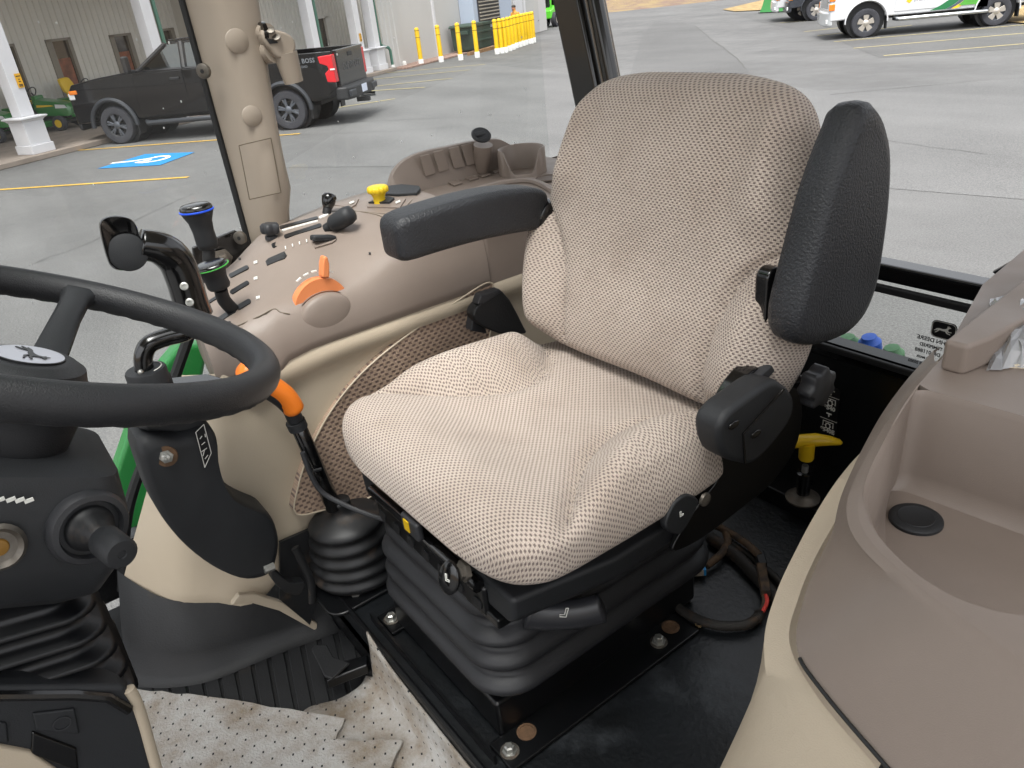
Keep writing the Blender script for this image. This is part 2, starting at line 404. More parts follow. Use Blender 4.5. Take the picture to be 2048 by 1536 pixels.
wins = [(3.2, 3.8, .75, 2.27), (4.94, 5.54, .75, 2.27), (7.1, 7.7, .75, 2.2), (9.0, 9.5, .75, 2.2)]
doors = [(14.06, 14.84, .12, 2.0)]
P_ = .2
holes = [(math.floor(a/P_)*P_, math.ceil(b/P_)*P_, c, d) for a, b, c, d in wins+doors]
obj('wall', ribbed(-14, 9.8, 5, .12, 5.6, P_, .035, holes[:4]), 'siding', shop, smooth=0)
obj('return_wall', MB().add([W(9.8, 2.6, .12), W(9.8, 5.05, .12), W(9.8, 5.05, 5.6), W(9.8, 2.6, 5.4)], [(0, 1, 2, 3)]), 'siding', shop, smooth=0)
obj('wall', ribbed(9.8, 22.6, 2.6, .12, 5.4, P_, .035, holes[4:]), 'siding', shop, smooth=0)
for (a, b, c, d), (ha, hb_, _, _) in zip(wins+doors, holes):
    isd = (a, b, c, d) in doors
    D = 0 if isd else 2.4
    mb = MB()
    for q0, q1, z0, z1 in ((ha-.02, a+.04, c-.05, d+.06), (b-.04, hb_+.02, c-.05, d+.06), (ha-.02, hb_+.02, d, d+.07), (ha-.02, hb_+.02, c-.06, c)):
        mb.prism([W(q0, 2.56+D, z0), W(q1, 2.56+D, z0), W(q1, 2.72+D, z0), W(q0, 2.72+D, z0)], (0, 0, z1-z0))
    fr = obj('door' if isd else 'window', mb, 'siding' if isd else 'window_frame', shop, smooth=0)
    mb = MB().prism([W(a, 2.67+D, c), W(b, 2.67+D, c), W(b, 2.7+D, c), W(a, 2.7+D, c)], (0, 0, d-c)); obj('pane', mb, 'dark_glass', fr, smooth=0)
    if not isd:
        mb = MB().prism([W(a+.05, 2.655+D, c+.05), W(b-.08, 2.655+D, c+.05), W(b-.08, 2.665+D, c+.05), W(a+.05, 2.665+D, c+.05)], (0, 0, (d-c)*.66)); obj('poster', mb, 'poster_rust', fr, smooth=0)
    else:
        obj('handle', MB().box(W(b-.08, 2.63, 1.05), (.04, .04, .2)), 'chrome', fr)
mb = MB(); mb.prism([W(-14, 5.2, 5.6), W(-14, -.6, 4.9), W(-14, -.6, 5.05), W(-14, 5.2, 5.75)], BU*29)
obj('porch_roof', mb, 'trim_white', shop, smooth=0)
# porch posts
def post(t, label, group='white posts along the shop porch'):
    p = thing('porch_post', label, 'post', W(t, 0, .12), group)
    rot = Matrix(((BU.x, BN.x, 0), (BU.y, BN.y, 0), (0, 0, 1)))
    def bx(name, z0, z1, sz, par=p, bev=.012, m='trim_white'): return obj(name, MB().box(W(t, 0, (z0+z1)/2), (sz, sz, z1-z0), rot), m, par, bevel=bev)
    bx('pedestal', .31, .80, .5); bx('plinth', .121, .31, .56)
    mb = MB(); mb.loft([[W(t, 0, z)+rot @ V((sx*s, sy*s, 0)) for sx, sy in ((-1, -1), (1, -1), (1, 1), (-1, 1))] for z, s in ((.80, .26), (.83, .28), (.86, .33), (.885, .33), (.9, .24))]); obj('cap_moulding', mb, 'trim_white', p, smooth=0)
    bx('shaft', .9, 5.0, .32)
    return p, rot
pA, rotb = post(0, 'white square porch post with pedestal, yellow sign on it, beside the lawn tractors')
post(4.05, 'white porch post behind the black pickup hood with green downpipe'); post(10.5, 'white porch post seen above the black pickup bed with green downpipe'); post(12.95, 'white porch post above the pickup tailgate with small yellow sign'); post(13.95, 'white porch post with pedestal at the shop corner next to green downpipe')
for t, z, s in ((0, 1.62, .9), (12.95, 1.3, .8)):
    sg = thing('warning_sign', 'small yellow warning sign on white post beside lawn tractors' if t == 0 else 'small yellow warning sign on post above the pickup tailgate', 'sign', W(t, -.166, z))
    c = W(t, -.17, z); hw = .075; hh = .16
    if t == 0: c = W(.08, -.17, z)
    obj('board', MB().prism([c-BU*hw*s+V((0, 0, -hh*s)), c+BU*hw*s+V((0, 0, -hh*s)), c+BU*hw*s+V((0, 0, hh*s)), c-BU*hw*s+V((0, 0, hh*s))], -BN*-.012), 'sign_yellow', sg, smooth=0)
    for k, (dz, wd_) in enumerate(((.1, .06), (.03, .02), (-.02, .03), (-.09, .05), (-.12, .05))):
        obj('print', MB().box(c+BN*.014+V((0, 0, dz*s)), (wd_*2*s, .004, .022*s), rotb), 'sign_print', sg, smooth=0)
def pipe(pts, label, foot=True):
    th = thing('downpipe', label, 'downpipe', V((pts[-1].x, pts[-1].y, 0)), 'downpipes on the shop')
    obj('pipe', MB().tube(pts, .055, 10), 'downpipe_green', th)
    return th
pipe([W(4.05+.35, -.05, 4.2), W(4.4, -.05, .13)], 'green downpipe next to the post behind the pickup hood')
pipe([W(10.5+.36, -.05, 4.2), W(10.86, -.05, .13)], 'green downpipe next to the post above the pickup bed')
th = pipe([W(14.35, .0, 4.2), W(14.35, .0, 1.0), W(14.42, -.03, .88), W(14.68, -.12, .8), W(14.74, -.14, .7), W(14.74, -.14, .2)], 'green downpipe with an elbow at the shop corner')
obj('outlet_boot', MB().lathe([(.08, 0), (.09, .12), (.07, .2)], W(14.74, -.14, 0)), 'bollard_white', th)
# white warehouse to the right
wh = thing('warehouse', 'plain white metal warehouse wall beyond the bollards', 'building', W(16, .3, 0))
mb = ribbed(14.75, 15.95, .12, .05, 7, .3, .03); obj('corner_siding', mb, 'siding_white', wh, smooth=0)
mb = MB().add([W(15.95, .3, .05), W(31.2, .3, .05), W(31.2, .3, 7), W(15.95, .3, 7)], [(0, 1, 2, 3)]).add([W(31.2, .3, .05), W(31.2, 8, .05), W(31.2, 8, 7), W(31.2, .3, 7)], [(0, 1, 2, 3)]).add([W(15.95, .12, .05), W(15.95, .3, .05), W(15.95, .3, 7), W(15.95, .12, 7)], [(0, 1, 2, 3)])
obj('wall', mb, 'siding_white', wh, smooth=0)
for t in (15.95, 19.0, 28.3):
    obj('corner_trim', MB().box(W(t, .27, 3.5), (.12, .1, 7), rotb), 'trim_white', wh)
obj('outlet_boot', MB().lathe([(.08, 0), (.09, .12), (.07, .2)], W(15.95, .1, 0)), 'bollard_white', wh)
dr = obj('door', MB().box(W(27.5, .26, 1.3), (1.0, .06, 2.2), rotb), 'trim_white', wh, bevel=.01)
# louvred cooling unit
un = thing('cooling_unit', 'pale blue cooling unit with wide louvre grille on a dark base by the warehouse', 'cooling unit', W(23, 0, 0))
obj('base', MB().box(W(23.2, -.1, .42), (3.3, .8, .72), rotb), 'unit_dark', un, bevel=.02)
obj('casing', MB().box(W(23.3, -.06, 2.4), (4.0, .7, 3.2), rotb), 'unit_blue', un, bevel=.02)
gr = obj('grille_frame', MB().box(W(22.75, -.43, 1.95), (2.1, .06, 2.0), rotb), 'unit_dark', un)
for k in range(14):
    rr = rotb @ Matrix.Rotation(R(-35), 3, 'X')
    obj('slat', MB().box(W(22.75, -.47, 1.05+k*.14), (2.0, .09, .03), rr), 'louver', un, smooth=0)
# dumpster
du = thing('dumpster', 'dark green steel dumpster with lid behind the yellow bollards', 'dumpster', W(20.6, -.45, .1))
def WB(t, off, z): return W(t, off, z)
mb = MB().loft([[W(20.75+s*a, -.42+d, z) for a, d in ((-1, -.55), (1, -.55), (1, .45), (-1, .45))] for z, s in ((.12, .82), (1.0, .95))]); obj('tub', mb, 'dumpster_green', du, bevel=.02)
obj('lid', MB().loft([[W(20.75+s*a, -.42+d, z) for a, d in ((-1, -.6), (1, -.6), (1, .5), (-1, .5))] for z, s in ((1.005, 1.0), (1.07, 1.0), (1.12, .9))]), 'dumpster_green', du, bevel=.015)
for z in (.45, .78): obj('rib', MB().box(W(20.75, -.99-.0, z), (1.8, .06, .07), rotb), 'dumpster_green', du, bevel=.01)
for s in (-1, 1): obj('lift_pocket', MB().box(W(20.75+s*1.0, -.6, .82), (.12, .5, .14), rotb), 'dumpster_green', du, bevel=.01)
struct(obj('timber_edging', MB().box(W(20.6, -1.25, .06), (3.6, .14, .14), rotb), mat('timber', '#8a6a4a', .9, var=.2, vscale=8)))
# bollards
def bollard(px, label, h=1.3, white=True, group='yellow bollards along the warehouse'):
    g = gp(*px); b = thing('bollard', label, 'bollard', (g.x, g.y, 0), group)
    if white: obj('base_sleeve', MB().lathe([(.105, 0), (.105, .2), (.1, .21)], (0, 0, 0), n=16), 'bollard_white', b, local=True)
    obj('post', MB().lathe([(.088, .2 if white else 0), (.088, h-.07), (.08, h-.03), (.05, h-.005), (.001, h)], n=16), 'bollard_yellow', b, local=True)
    for z in (h-.12, h-.36): obj('band', MB().lathe([(.0895, z), (.0905, z+.006), (.0905, z+.014), (.0895, z+.02)], n=16, cap=False), 'sign_print', b, local=True)
    return b
for k, p in enumerate([(843, 130), (883, 124), (922, 120), (955, 115)]):
    bollard(p, ['first yellow bollard from the green downpipe, white base', 'yellow bollard left of the dumpster, second from the green downpipe', 'yellow bollard standing in front of the dumpster lid centre', 'yellow bollard at the end of the dumpster by the cooling unit'][k], 1.33)
for p in [(995, 108), (1004, 106.5), (1012, 105), (1020, 102), (1027, 99), (1033, 96), (1040, 94), (1047, 91.5), (1052, 90), (1058, 88), (1063, 87), (1068, 85)]:
    bollard(p, 'yellow bollard with white base in the tight row past the cooling unit', 1.28)
bollard((1060, 66), 'yellow bollard without white base behind the tight row', 1.28, False, 'plain bollards far back'); bollard((1080, 58), 'lone yellow bollard beside the green compact loader', 1.2, False, 'plain bollards far back')
# ================================================================== vehicles (local frame: +X forward, +Y left, origin under front axle)
def arch(cx, r, z0, n=10, rev=False):
    a0 = math.asin(max(-1, min(1, (z0-.42)/r)))
    L = [(cx+r*math.cos(a), .42+r*math.sin(a)) for a in [lerp(a0, math.pi-a0, k/n) for k in range(n+1)]]
    return L
def wheel(par, x, y, rad, wd, side, rimm, spokes, rim_r):
    s = side
    def ax(h): return h*s
    t = MB().lathe([(rim_r*.98, -wd/2+.01), (rim_r*1.1, -wd/2), (rad*.93, -wd/2+.01), (rad, -wd/2+.05), (rad*1.005, 0), (rad, wd/2-.05), (rad*.93, wd/2-.01), (rim_r*1.1, wd/2), (rim_r*.98, wd/2-.01)], (x, y, rad), (0, s, 0), 40, cap=False)
    w_ = obj('wheel', t, 'tyre', par, local=True)
    d = MB().lathe([(rim_r, wd/2-.012), (rim_r*.93, wd/2-.03), (rim_r*.9, wd/2-.09), (rim_r*.3, wd/2-.1), (.001, wd/2-.1)], (x, y, rad), (0, s, 0), 32, cap=False); obj('rim', d, 'plastic_black' if spokes > 5 else 'rim_dark', w_, local=True)
    hubm = MB().lathe([(.085, wd/2-.1), (.085, wd/2-.02), (.06, wd/2-.005), (.001, wd/2)], (x, y, rad), (0, s, 0), 16); obj('hub_cap', hubm, rimm, w_, local=True)
    for k in range(spokes):
        a = 2*math.pi*(k+.25)/spokes
        mb = MB()
        for dv in ((-.09, -.13), (.09, .13)) if spokes > 5 else ((0, 0),):
            wd1, wd2 = (.018, .022) if spokes > 5 else (.05, .085)
            q = []
            for r_, aa, hw_ in ((.07, a+dv[0], wd1), (rim_r*.97, a+dv[1], wd2)):
                dr = V((math.cos(aa), 0, math.sin(aa))); pr = V((-math.sin(aa), 0, math.cos(aa)))
                q.append((dr*r_-pr*hw_, dr*r_+pr*hw_))
            base = V((x, y+s*(wd/2-.07), rad))
            mb.prism([base+q[0][0], base+q[0][1], base+q[1][1], base+q[1][0]], (0, s*.05, 0))
        obj('spoke', mb, rimm, w_, local=True, bevel=.006)
def pickup(name, label, loc, head, body, wb=4.27, rad=.42, rimm='rim_dark', spokes=6, scale=1.0, black=True, suv=False, hw=1.0):
    v = thing(name, label, 'pickup' if not suv else 'car', loc, rot=(0, 0, head)); v.scale = (scale,)*3
    cabr = -3.02; rear = -wb-1.22
    # side profile of the lower body with wheel arches
    belt = 1.48
    prof = [(.98, .5), (1.0, .8), (.98, 1.2), (.86, 1.36), (.2, 1.45), (-.7, 1.52), (-.95, 1.53), (cabr, 1.5)]
    if suv: prof += [(rear+.05, 1.45), (rear, 1.0), (rear+.02, .5)]
    else: prof += [(cabr-.06, 1.49), (cabr-.06, 1.05), (rear+.02, 1.05), (rear+.02, .62)]
    bot = arch(-wb, .53, .52, rev=True)[::-1] + arch(0, .53, .52)[::-1]
    poly = prof+bot
    mb = MB()
    secs = []
    for yy, ins in ((-hw, .0), (hw, .0)):
        secs.append([(x, yy, z) for x, z in poly])
    mb.loft(secs)
    b = obj('body', mb, body, v, local=True, bevel=.045, seg=3)
    if not suv:
        for s in (-1, 1):
            pf = [(cabr-.08, 1.56), (rear, 1.52), (rear-.0, .62), (rear+.45, .56)] + arch(-wb, .545, .62)[0:1]
            pf = [(cabr-.08, 1.55), (rear, 1.52), (rear, .78), (rear+.3, .62), (-wb-.5, .6)] + arch(-wb, .54, .62)[::-1] + [(-wb+.54, .55), (cabr-.08, .55)]
            mb = MB().prism([(x, s*(hw+.02), z) for x, z in pf], (0, -s*.09, 0)); obj('bed_side', mb, body, v, local=True, bevel=.025)
        tg = obj('tailgate', MB().box((rear-.012, 0, 1.13), (.08, 1.66, .76)), body, v, local=True, bevel=.02)
        obj('spoiler_lip', MB().box((rear-.03, 0, 1.5), (.1, 1.7, .06)), body, tg, local=True, bevel=.02)
        obj('release_handle', MB().box((rear-.055, 0, 1.4), (.03, .26, .09)), 'plastic_black', tg, local=True, bevel=.015)
        if black: text('tailgate_lettering', 'CHEVROLET', .2, (rear-.054, -.02, 1.16), (0, -1, 0), (0, 0, 1), 'emboss', tg, local=True, thick=.006, bold=.004)
        for s in (-1, 1):
            lp = [(0, 1.46), (0, .9), (.2, .92), (.22, 1.1), (.12, 1.17), (.14, 1.24), (.3, 1.3), (.32, 1.44)]
            mb = MB().prism([(rear+.27-.0-x+.06 if False else rear-.03+x, s*(hw+.035), z) for x, z in lp], (0, -s*.2, 0)); obj('tail_light', mb, 'lamp_red', v, local=True, bevel=.02)
            obj('reverse_lamp', MB().box((rear-.0, s*(hw+.03), 1.17), (.1, .03, .03)), 'lamp_clear', v, local=True)
        rb = obj('rear_bumper', MB().prism([(rear+.06, -hw-.0, .52), (rear-.2, -hw*.92, .52), (rear-.26, -hw*.7, .5), (rear-.26, hw*.7, .5), (rear-.2, hw*.92, .52), (rear+.06, hw, .52)], (0, 0, .27)), 'plastic_black', v, local=True, bevel=.05)
        for s in (-1, 1): obj('bumper_step', MB().box((rear-.245, s*.72, .64), (.06, .38, .14)), 'flare_grey', rb, local=True, bevel=.03)
        obj('licence_plate', MB().box((rear-.27, 0, .66), (.012, .31, .16)), 'plate_white', rb, local=True)
        obj('tow_hitch', MB().box((rear-.2, 0, .42), (.3, .1, .1)), 'plastic_black', rb, local=True)
        obj('exhaust_tip', MB().tube([(rear+.1, -.7, .45), (rear-.25, -.72, .43)], .05, 10), 'chrome', v, local=True)
    # cab: pillars, roof, panes
    rr = cabr if not suv else rear+.25
    lo = {'f': -.85, 'r': rr}; hi = {'f': -1.62, 'r': rr+.12}; zt = 1.98
    yb, yt = hw-.06, hw-.27
    roof = MB().loft([[(hi['f']+.05, -yt, zt), (hi['f']+.05, yt, zt), (hi['r'], yt, zt), (hi['r'], -yt, zt)], [(hi['f']-.06, -yt+.02, zt+.05), (hi['f']-.06, yt-.02, zt+.05), (hi['r']+.05, yt-.02, zt+.05), (hi['r']+.05, -yt+.02, zt+.05)], [(hi['f']-.3, -yt+.14, zt+.075), (hi['f']-.3, yt-.14, zt+.075), (hi['r']+.2, yt-.14, zt+.075), (hi['r']+.2, -yt+.14, zt+.075)]])
    rf = obj('roof', roof, body, v, local=True, bevel=.03)
    if black:
        for yy in (-.5, -.2, 0, .2, .5): obj('marker_lamp', MB().box((hi['f']-.02, yy, zt+.075), (.09, .1, .035)), 'plastic_black', rf, local=True, bevel=.012)
    bp = [-1.95, ] if True else []
    mid = [(-2.05, -2.0)] if not suv else [(-2.05, -2.0), (-3.4, -3.35)]
    for s in (-1, 1):
        pil = [((lo['f'], s*yb, belt), (hi['f'], s*yt, zt+.02), .05), ((lo['r']+.03, s*yb, belt), (hi['r'], s*yt, zt+.02), .09)] + [((a, s*yb, belt), (b_, s*yt, zt+.02), .07) for a, b_ in mid]
        for p0, p1, r_ in pil: obj('pillar', MB().tube([p0, p1], r_, 8), 'plastic_black' if body != 'paint_white' else body, v, local=True)
        xs = [lo['f']]+[a for a, _ in mid]+[lo['r']]; xt = [hi['f']]+[b_ for _, b_ in mid]+[hi['r']]
        for k in range(len(xs)-1):
            mb = MB().prism([(xs[k], s*(yb+.005), belt), (xt[k], s*(yt+.005), zt), (xt[k+1], s*(yt+.005), zt), (xs[k+1], s*(yb+.005), belt)], (0, -s*.01, 0)); obj('side_window', mb, 'car_glass', v, local=True, smooth=0)
        # doors
        dd = [(-.78, -2.0), (-2.03, cabr+.02)]
        for k, (xa, xb) in enumerate(dd):
            pts = [(xa, 1.46), (xa+.06, .62), (xb+.0, .62), (xb, 1.46)] if not (k == 1 and wb < 3.3) else [(xa, 1.46), (xa, .62), (xb+.5, .62), (xb, 1.2), (xb, 1.46)]
            d = obj('door', MB().prism([(x, s*(hw+.018), z) for x, z in pts], (0, -s*.03, 0)), body, v, local=True, bevel=.012)
            obj('handle', MB().box((xb+.2, s*(hw+.035), 1.3), (.24, .03, .05)), 'plastic_black' if black else 'chrome', d, local=True, bevel=.012)
        obj('belt_crease', MB().tube([(.7, s*(hw+.005), 1.24), (-.8, s*(hw+.012), 1.2), (cabr, s*(hw+.012), 1.16)], .02, 6, flat=.5), body, v, local=True)
        m_ = obj('mirror', MB().box((-.88, s*(hw+.26), 1.68), (.12, .17, .34)), 'plastic_black', v, local=True, bevel=.04); obj('mirror_arm', MB().box((-.84, s*(hw+.1), 1.52), (.1, .24, .07)), 'plastic_black', m_, local=True, bevel=.02)
        for cx in (0, -wb):
            pts = [(cx+.565*math.cos(a), s*(hw+.025), .42+.565*math.sin(a)) for a in [R(d_) for d_ in range(-2, 183, 8)]]
            obj('arch_flare', MB().tube(pts, .05 if black else .02, 8, flat=1), 'flare_grey' if black else body, v, local=True)
            obj('mud_flap', MB().box((cx-.55, s*(hw-.12), .38), (.03, .26, .36)), 'plastic_black', v, local=True)
            obj('wheel_well', MB().lathe([(.52, -.25), (.52, .2)], (cx, s*(hw-.35), .45), (0, s, 0), 24), 'plastic_black', v, local=True)
            wheel(v, cx, s*(hw-.13), rad, .28, s, rimm, spokes, rad*.6)
        obj('running_board', MB().tube([(-.75, s*(hw-.1), .44), (-.85, s*(hw+.06), .42), (-3.1, s*(hw+.06), .42), (-3.2, s*(hw-.1), .44)], .055, 10), 'flare_grey' if black else 'chrome', v, local=True)
        if black:
            obj('headlight', MB().box((.9, s*(hw-.16), 1.12), (.16, .36, .16)), 'lamp_clear', v, local=True, bevel=.03)
            obj('turn_lamp', MB().box((.83, s*(hw+.005), 1.2), (.2, .06, .09)), 'lamp_amber', v, local=True, bevel=.02)
        else:
            for z in (1.12, .88):
                obj('headlight', MB().box((.97, s*(hw-.2), z), (.1, .42, .2)), 'lamp_clear', v, local=True, bevel=.02)
                obj('turn_lamp', MB().box((.95, s*(hw-.0), z), (.16, .05, .18)), 'lamp_amber', v, local=True, bevel=.02)
            obj('fog_lamp', MB().box((1.05, s*(hw-.18), .5), (.06, .18, .12)), 'lamp_clear', v, local=True, bevel=.02)
    obj('windscreen', MB().prism([(lo['f']-.02, -yb, belt), (lo['f']-.02, yb, belt), (hi['f']-.02, yt, zt), (hi['f']-.02, -yt, zt)], (.01, 0, .01)), 'car_glass', v, local=True, smooth=0)
    obj('rear_window', MB().prism([(lo['r'], -yb, belt), (lo['r'], yb, belt), (hi['r'], yt, zt), (hi['r'], -yt, zt)], (.01, 0, .01)), 'car_glass', v, local=True, smooth=0)
    for yy in (-.42, .42):
        for xx in (-1.75, -2.75): obj('seat', MB().box((xx, yy, 1.5), (.16, .48, .6), Matrix.Rotation(R(-12), 3, 'Y')), 'seat_grey', v, local=True, bevel=.06)
    obj('dashboard', MB().box((-.98, 0, 1.48), (.3, 1.7, .14)), 'plastic_black', v, local=True, bevel=.04)
    obj('steering_wheel', MB().tube([(-1.2+.06*math.sin(a), .42+.19*math.cos(a), 1.55+.19*math.sin(a)) for a in [2*math.pi*k/20 for k in range(20)]], .018, 8, close=True), 'plastic_black', v, local=True)
    fb = obj('front_bumper', MB().prism([(.9, -hw-.01, .36), (1.02, -hw*.95, .36), (1.12, -hw*.6, .36), (1.12, hw*.6, .36), (1.02, hw*.95, .36), (.9, hw+.01, .36)], (0, 0, .4)), 'plastic_black' if black else ('paint_silver' if not suv else body), v, local=True, bevel=.06)
    obj('grille', MB().box((.99, 0, 1.02), (.08, 1.3, .44)), 'plastic_black' if black else 'chrome', v, local=True, bevel=.03)
    obj('underbody', MB().box((-2.1, 0, .55), (wb+1.5, 1.5, .2)), 'plastic_black', v, local=True)
    return v
def place(fx, rx, fl):  # left-side wheel contact points front, rear -> location of the axle centre, heading, wheelbase
    a, b = gp(*fx), gp(*rx); d = (a-b); L = d.length; d.normalize(); left = V((-d.y, d.x, 0)); return a-left*fl, math.atan2(d.y, d.x), L
loc, hd, L = place((252, 286), (590, 258), 0)
# the visible (camera) side is the vehicle's left flank, so shift the axle centre to the right of it
d_ = V((math.cos(hd), math.sin(hd), 0)); lf = V((-d_.y, d_.x, 0))
tr = pickup('black_pickup', 'black crew-cab pickup with dark spoked wheels parked at the shop porch', loc-lf*(.87), hd, 'paint_black', wb=L)
text('bed_decal', 'TRAIL BOSS', .13, (-L-.52, 1.022, 1.38), (-1, 0, 0), (0, 0, 1), 'sticker_grey', tr, local=True, thick=.003, bold=.002)
text('bed_decal', 'OFF ROAD', .07, (-L-.5, 1.022, 1.27), (-1, 0, 0), (0, 0, 1), 'sticker_grey', tr, local=True, thick=.003)
loc, hd, L = place((1727, 75), (1985, 52), 0)
d_ = V((math.cos(hd), math.sin(hd), 0)); lf = V((-d_.y, d_.x, 0))
st = pickup('work_pickup', 'white pickup with green and yellow stripe wrap on its doors and bed', loc-lf*.85, hd, 'paint_white', wb=L, rad=.385, rimm='rim_bright', spokes=5, black=False, hw=.98)
def decal(pts, m, name='stripe_decal'):
    obj(name, MB().prism([(x, 1.0, z) for x, z in pts], (0, .004, 0)), m, st, local=True, smooth=0)
def curve(x0, x1, z0=.56, z1=1.46, n=8): return [(x0+(x1-x0)*(k/n)**.75, z0+(z1-z0)*k/n) for k in range(n+1)]
decal(curve(-1.65, -2.9)+curve(-2.05, -3.05)[::-1], 'decal_dkgreen'); decal(curve(-2.06, -3.06)+curve(-2.18, -3.2)[::-1], 'decal_grey'); decal(curve(-2.19, -3.21)+curve(-2.34, -3.4)[::-1], 'decal_yellow')
obj('green_wrap', MB().prism([(x, 1.003, z) for x, z in curve(-2.35, -2.95, .62, 1.48)+[(-4.5, 1.5), (-4.5, .8)]+[(-L-.56, .8)]+[(-L+.57*math.cos(a), .42+.57*math.sin(a)) for a in [R(180-k*12) for k in range(2, 16)]]+[(-L+.57, .62)]], (0, .004, 0)), 'decal_green', st, local=True, smooth=0)
obj('logo_decal', MB().prism([(-1.0, 1.0, .86), (-1.1, 1.0, .8), (-1.16, 1.0, .88), (-1.06, 1.0, .94)], (0, .003, 0)), 'decal_yellow', st, local=True, smooth=0)
text('door_lettering', 'premier', .13, (-1.42, 1.0, .88), (-1, 0, 0), (0, 0, 1), 'sticker_grey', st, local=True, thick=.003)
text('door_lettering', 'EQUIPMENT', .1, (-1.95, 1.0, .9), (-1, 0, 0), (0, 0, 1), 'decal_green', st, local=True, thick=.003)
a = gp(1602, 40); wv = pickup('white_suv', 'white sport utility vehicle parked behind the striped white pickup', a-lf*.85-d_*.05, hd-.02, 'paint_white', wb=3.0, rad=.38, rimm='rim_bright', spokes=5, black=False, suv=True)
a = gp(1646, 40); dv = pickup('dark_suv', 'dark grey sport utility vehicle between the white suv and the striped pickup', a-lf*.9+d_*.25, hd-.02, 'paint_dark', wb=2.9, rad=.37, rimm='rim_bright', spokes=5, black=False, suv=True, hw=.94)
# green loader bucket standing beyond the white suv
g = gp(1558, 24); bk = thing('loader_bucket', 'green steel loader bucket on the ground by the white suv', 'bucket', (g.x, g.y, 0))
obj('shell', MB().prism([(g.x-.9, g.y+.3, 0.01), (g.x-.9, g.y-.5, .05), (g.x-.9, g.y-.55, .6), (g.x-.9, g.y-.1, .75), (g.x-.9, g.y+.1, .3)], (1.8, 0, 0)), 'mower_green', bk, bevel=.02); obj('cutting_edge', MB().box((g.x, g.y+.33, .03), (1.8, .1, .03)), 'plastic_black', bk)
# lawn tractors (local frame as above, origin under the front axle)
def mower(label, loc, head):
    v = thing('lawn_tractor', label, 'lawn tractor', loc, 'green lawn tractors on the porch', rot=(0, 0, head))
    hood = MB().loft([[(x, y_*wd_, z0+(z1-z0)*k) for y_, k in ((-1, 0), (-1, .55), (-.75, .92), (0, 1), (.75, .92), (1, .55), (1, 0))] for x, wd_, z0, z1 in ((.3, .2, .36, .56), (.22, .25, .34, .66), (-.1, .27, .36, .74), (-.62, .28, .4, .84), (-.68, .27, .4, .84))])
    h = obj('hood', hood, 'mower_green', v, local=True, bevel=.012)
    for s in (-1, 1):
        obj('yellow_stripe', MB().prism([(-.1, s*.272, .62), (-.62, s*.284, .62), (-.62, s*.284, .68), (-.2, s*.272, .65)], (0, s*.004, 0)), 'mower_yellow', h, local=True, smooth=0)
        obj('headlight', MB().prism([(.24, s*.235, .54), (-.08, s*.275, .56), (-.06, s*.275, .66), (.2, s*.25, .63)], (0, s*.008, 0)), 'lamp_clear', h, local=True, smooth=0)
        for k, (x, r_, wd_, y_) in enumerate(((0, .19, .15, .4), (-1.2, .27, .24, .42))):
            t = MB().lathe([(r_*.55, -wd_/2), (r_*.9, -wd_/2), (r_, -wd_/3), (r_, wd_/3), (r_*.9, wd_/2), (r_*.55, wd_/2)], (x, s*y_, r_), (0, s, 0), 28, cap=False); w_ = obj('wheel', t, 'tyre', v, local=True)
            obj('rim', MB().lathe([(r_*.56, wd_/2-.005), (r_*.5, wd_/2-.03), (r_*.25, wd_/2-.05), (r_*.2, wd_/2-.01), (.001, wd_/2-.01)], (x, s*y_, r_), (0, s, 0), 20), 'mower_yellow', w_, local=True)
        obj('fender', MB().prism([(-.85, s*.28, .62), (-.95, s*.28, .68), (-1.5, s*.28, .7), (-1.55, s*.28, .5), (-1.5, s*.28, .48), (-.9, s*.28, .55)], (0, s*.26, 0)), 'mower_green', v, local=True, bevel=.02)
    for k in range(4): obj('grille_bar', MB().box((.275-.012*k, 0, .4+.045*k), (.05, .36, .02)), 'plastic_black', h, local=True)
    obj('bumper', MB().box((.36, 0, .34), (.1, .52, .08)), 'mower_green', v, local=True, bevel=.02)
    obj('front_axle', MB().box((0, 0, .2), (.08, .7, .06)), 'plastic_black', v, local=True); obj('frame', MB().box((-.7, 0, .36), (1.6, .3, .16)), 'plastic_black', v, local=True)
    obj('mower_deck', MB().prism([(-.3, -.6, .12), (-.95, -.6, .12), (-1.0, 0, .12), (-.95, .6, .12), (-.3, .6, .12), (-.2, 0, .12)], (0, 0, .16)), 'mower_green', v, local=True, bevel=.04)
    obj('footwell', MB().box((-.78, 0, .36), (.4, 1.0, .04)), 'plastic_black', v, local=True, bevel=.01); obj('dash', MB().box((-.74, 0, .7), (.16, .34, .42)), 'mower_green', v, local=True, bevel=.04)
    obj('steering_wheel', MB().tube([(-.86+.08*math.sin(a)*1, .17*math.cos(a), .98+.14*math.sin(a)) for a in [2*math.pi*k/24 for k in range(24)]], .014, 8, close=True).tube([(-.76, 0, .85), (-.86, 0, .98)], .02, 8), 'plastic_black', v, local=True)
    st_ = obj('seat', MB().loft([[(x+dx, y_*wd_, z) for dx, y_ in ((-.06, -1), (.03, -1), (.06, -.5), (.06, .5), (.03, 1), (-.06, 1))] for x, wd_, z in ((-1.32, .18, .74), (-1.4, .24, .85), (-1.46, .24, 1.05), (-1.5, .2, 1.17), (-1.5, .1, 1.2))]), 'mower_yellow', v, local=True, bevel=.02)
    obj('seat_cushion', MB().box((-1.18, 0, .74), (.42, .46, .1)), 'mower_yellow', v, local=True, bevel=.04)
    return v
ga, gb = gp(122, 262, .12), gp(166, 250, .12); gm = (ga+gb)/2; gd = gb-ga; gh = math.atan2(-gd.x, gd.y)
if V((math.cos(gh), math.sin(gh), 0)).dot(gm) > 0: gh += math.pi
mower('green lawn tractor with yellow seat parked between white post and black pickup', (gm.x, gm.y, .12), gh)
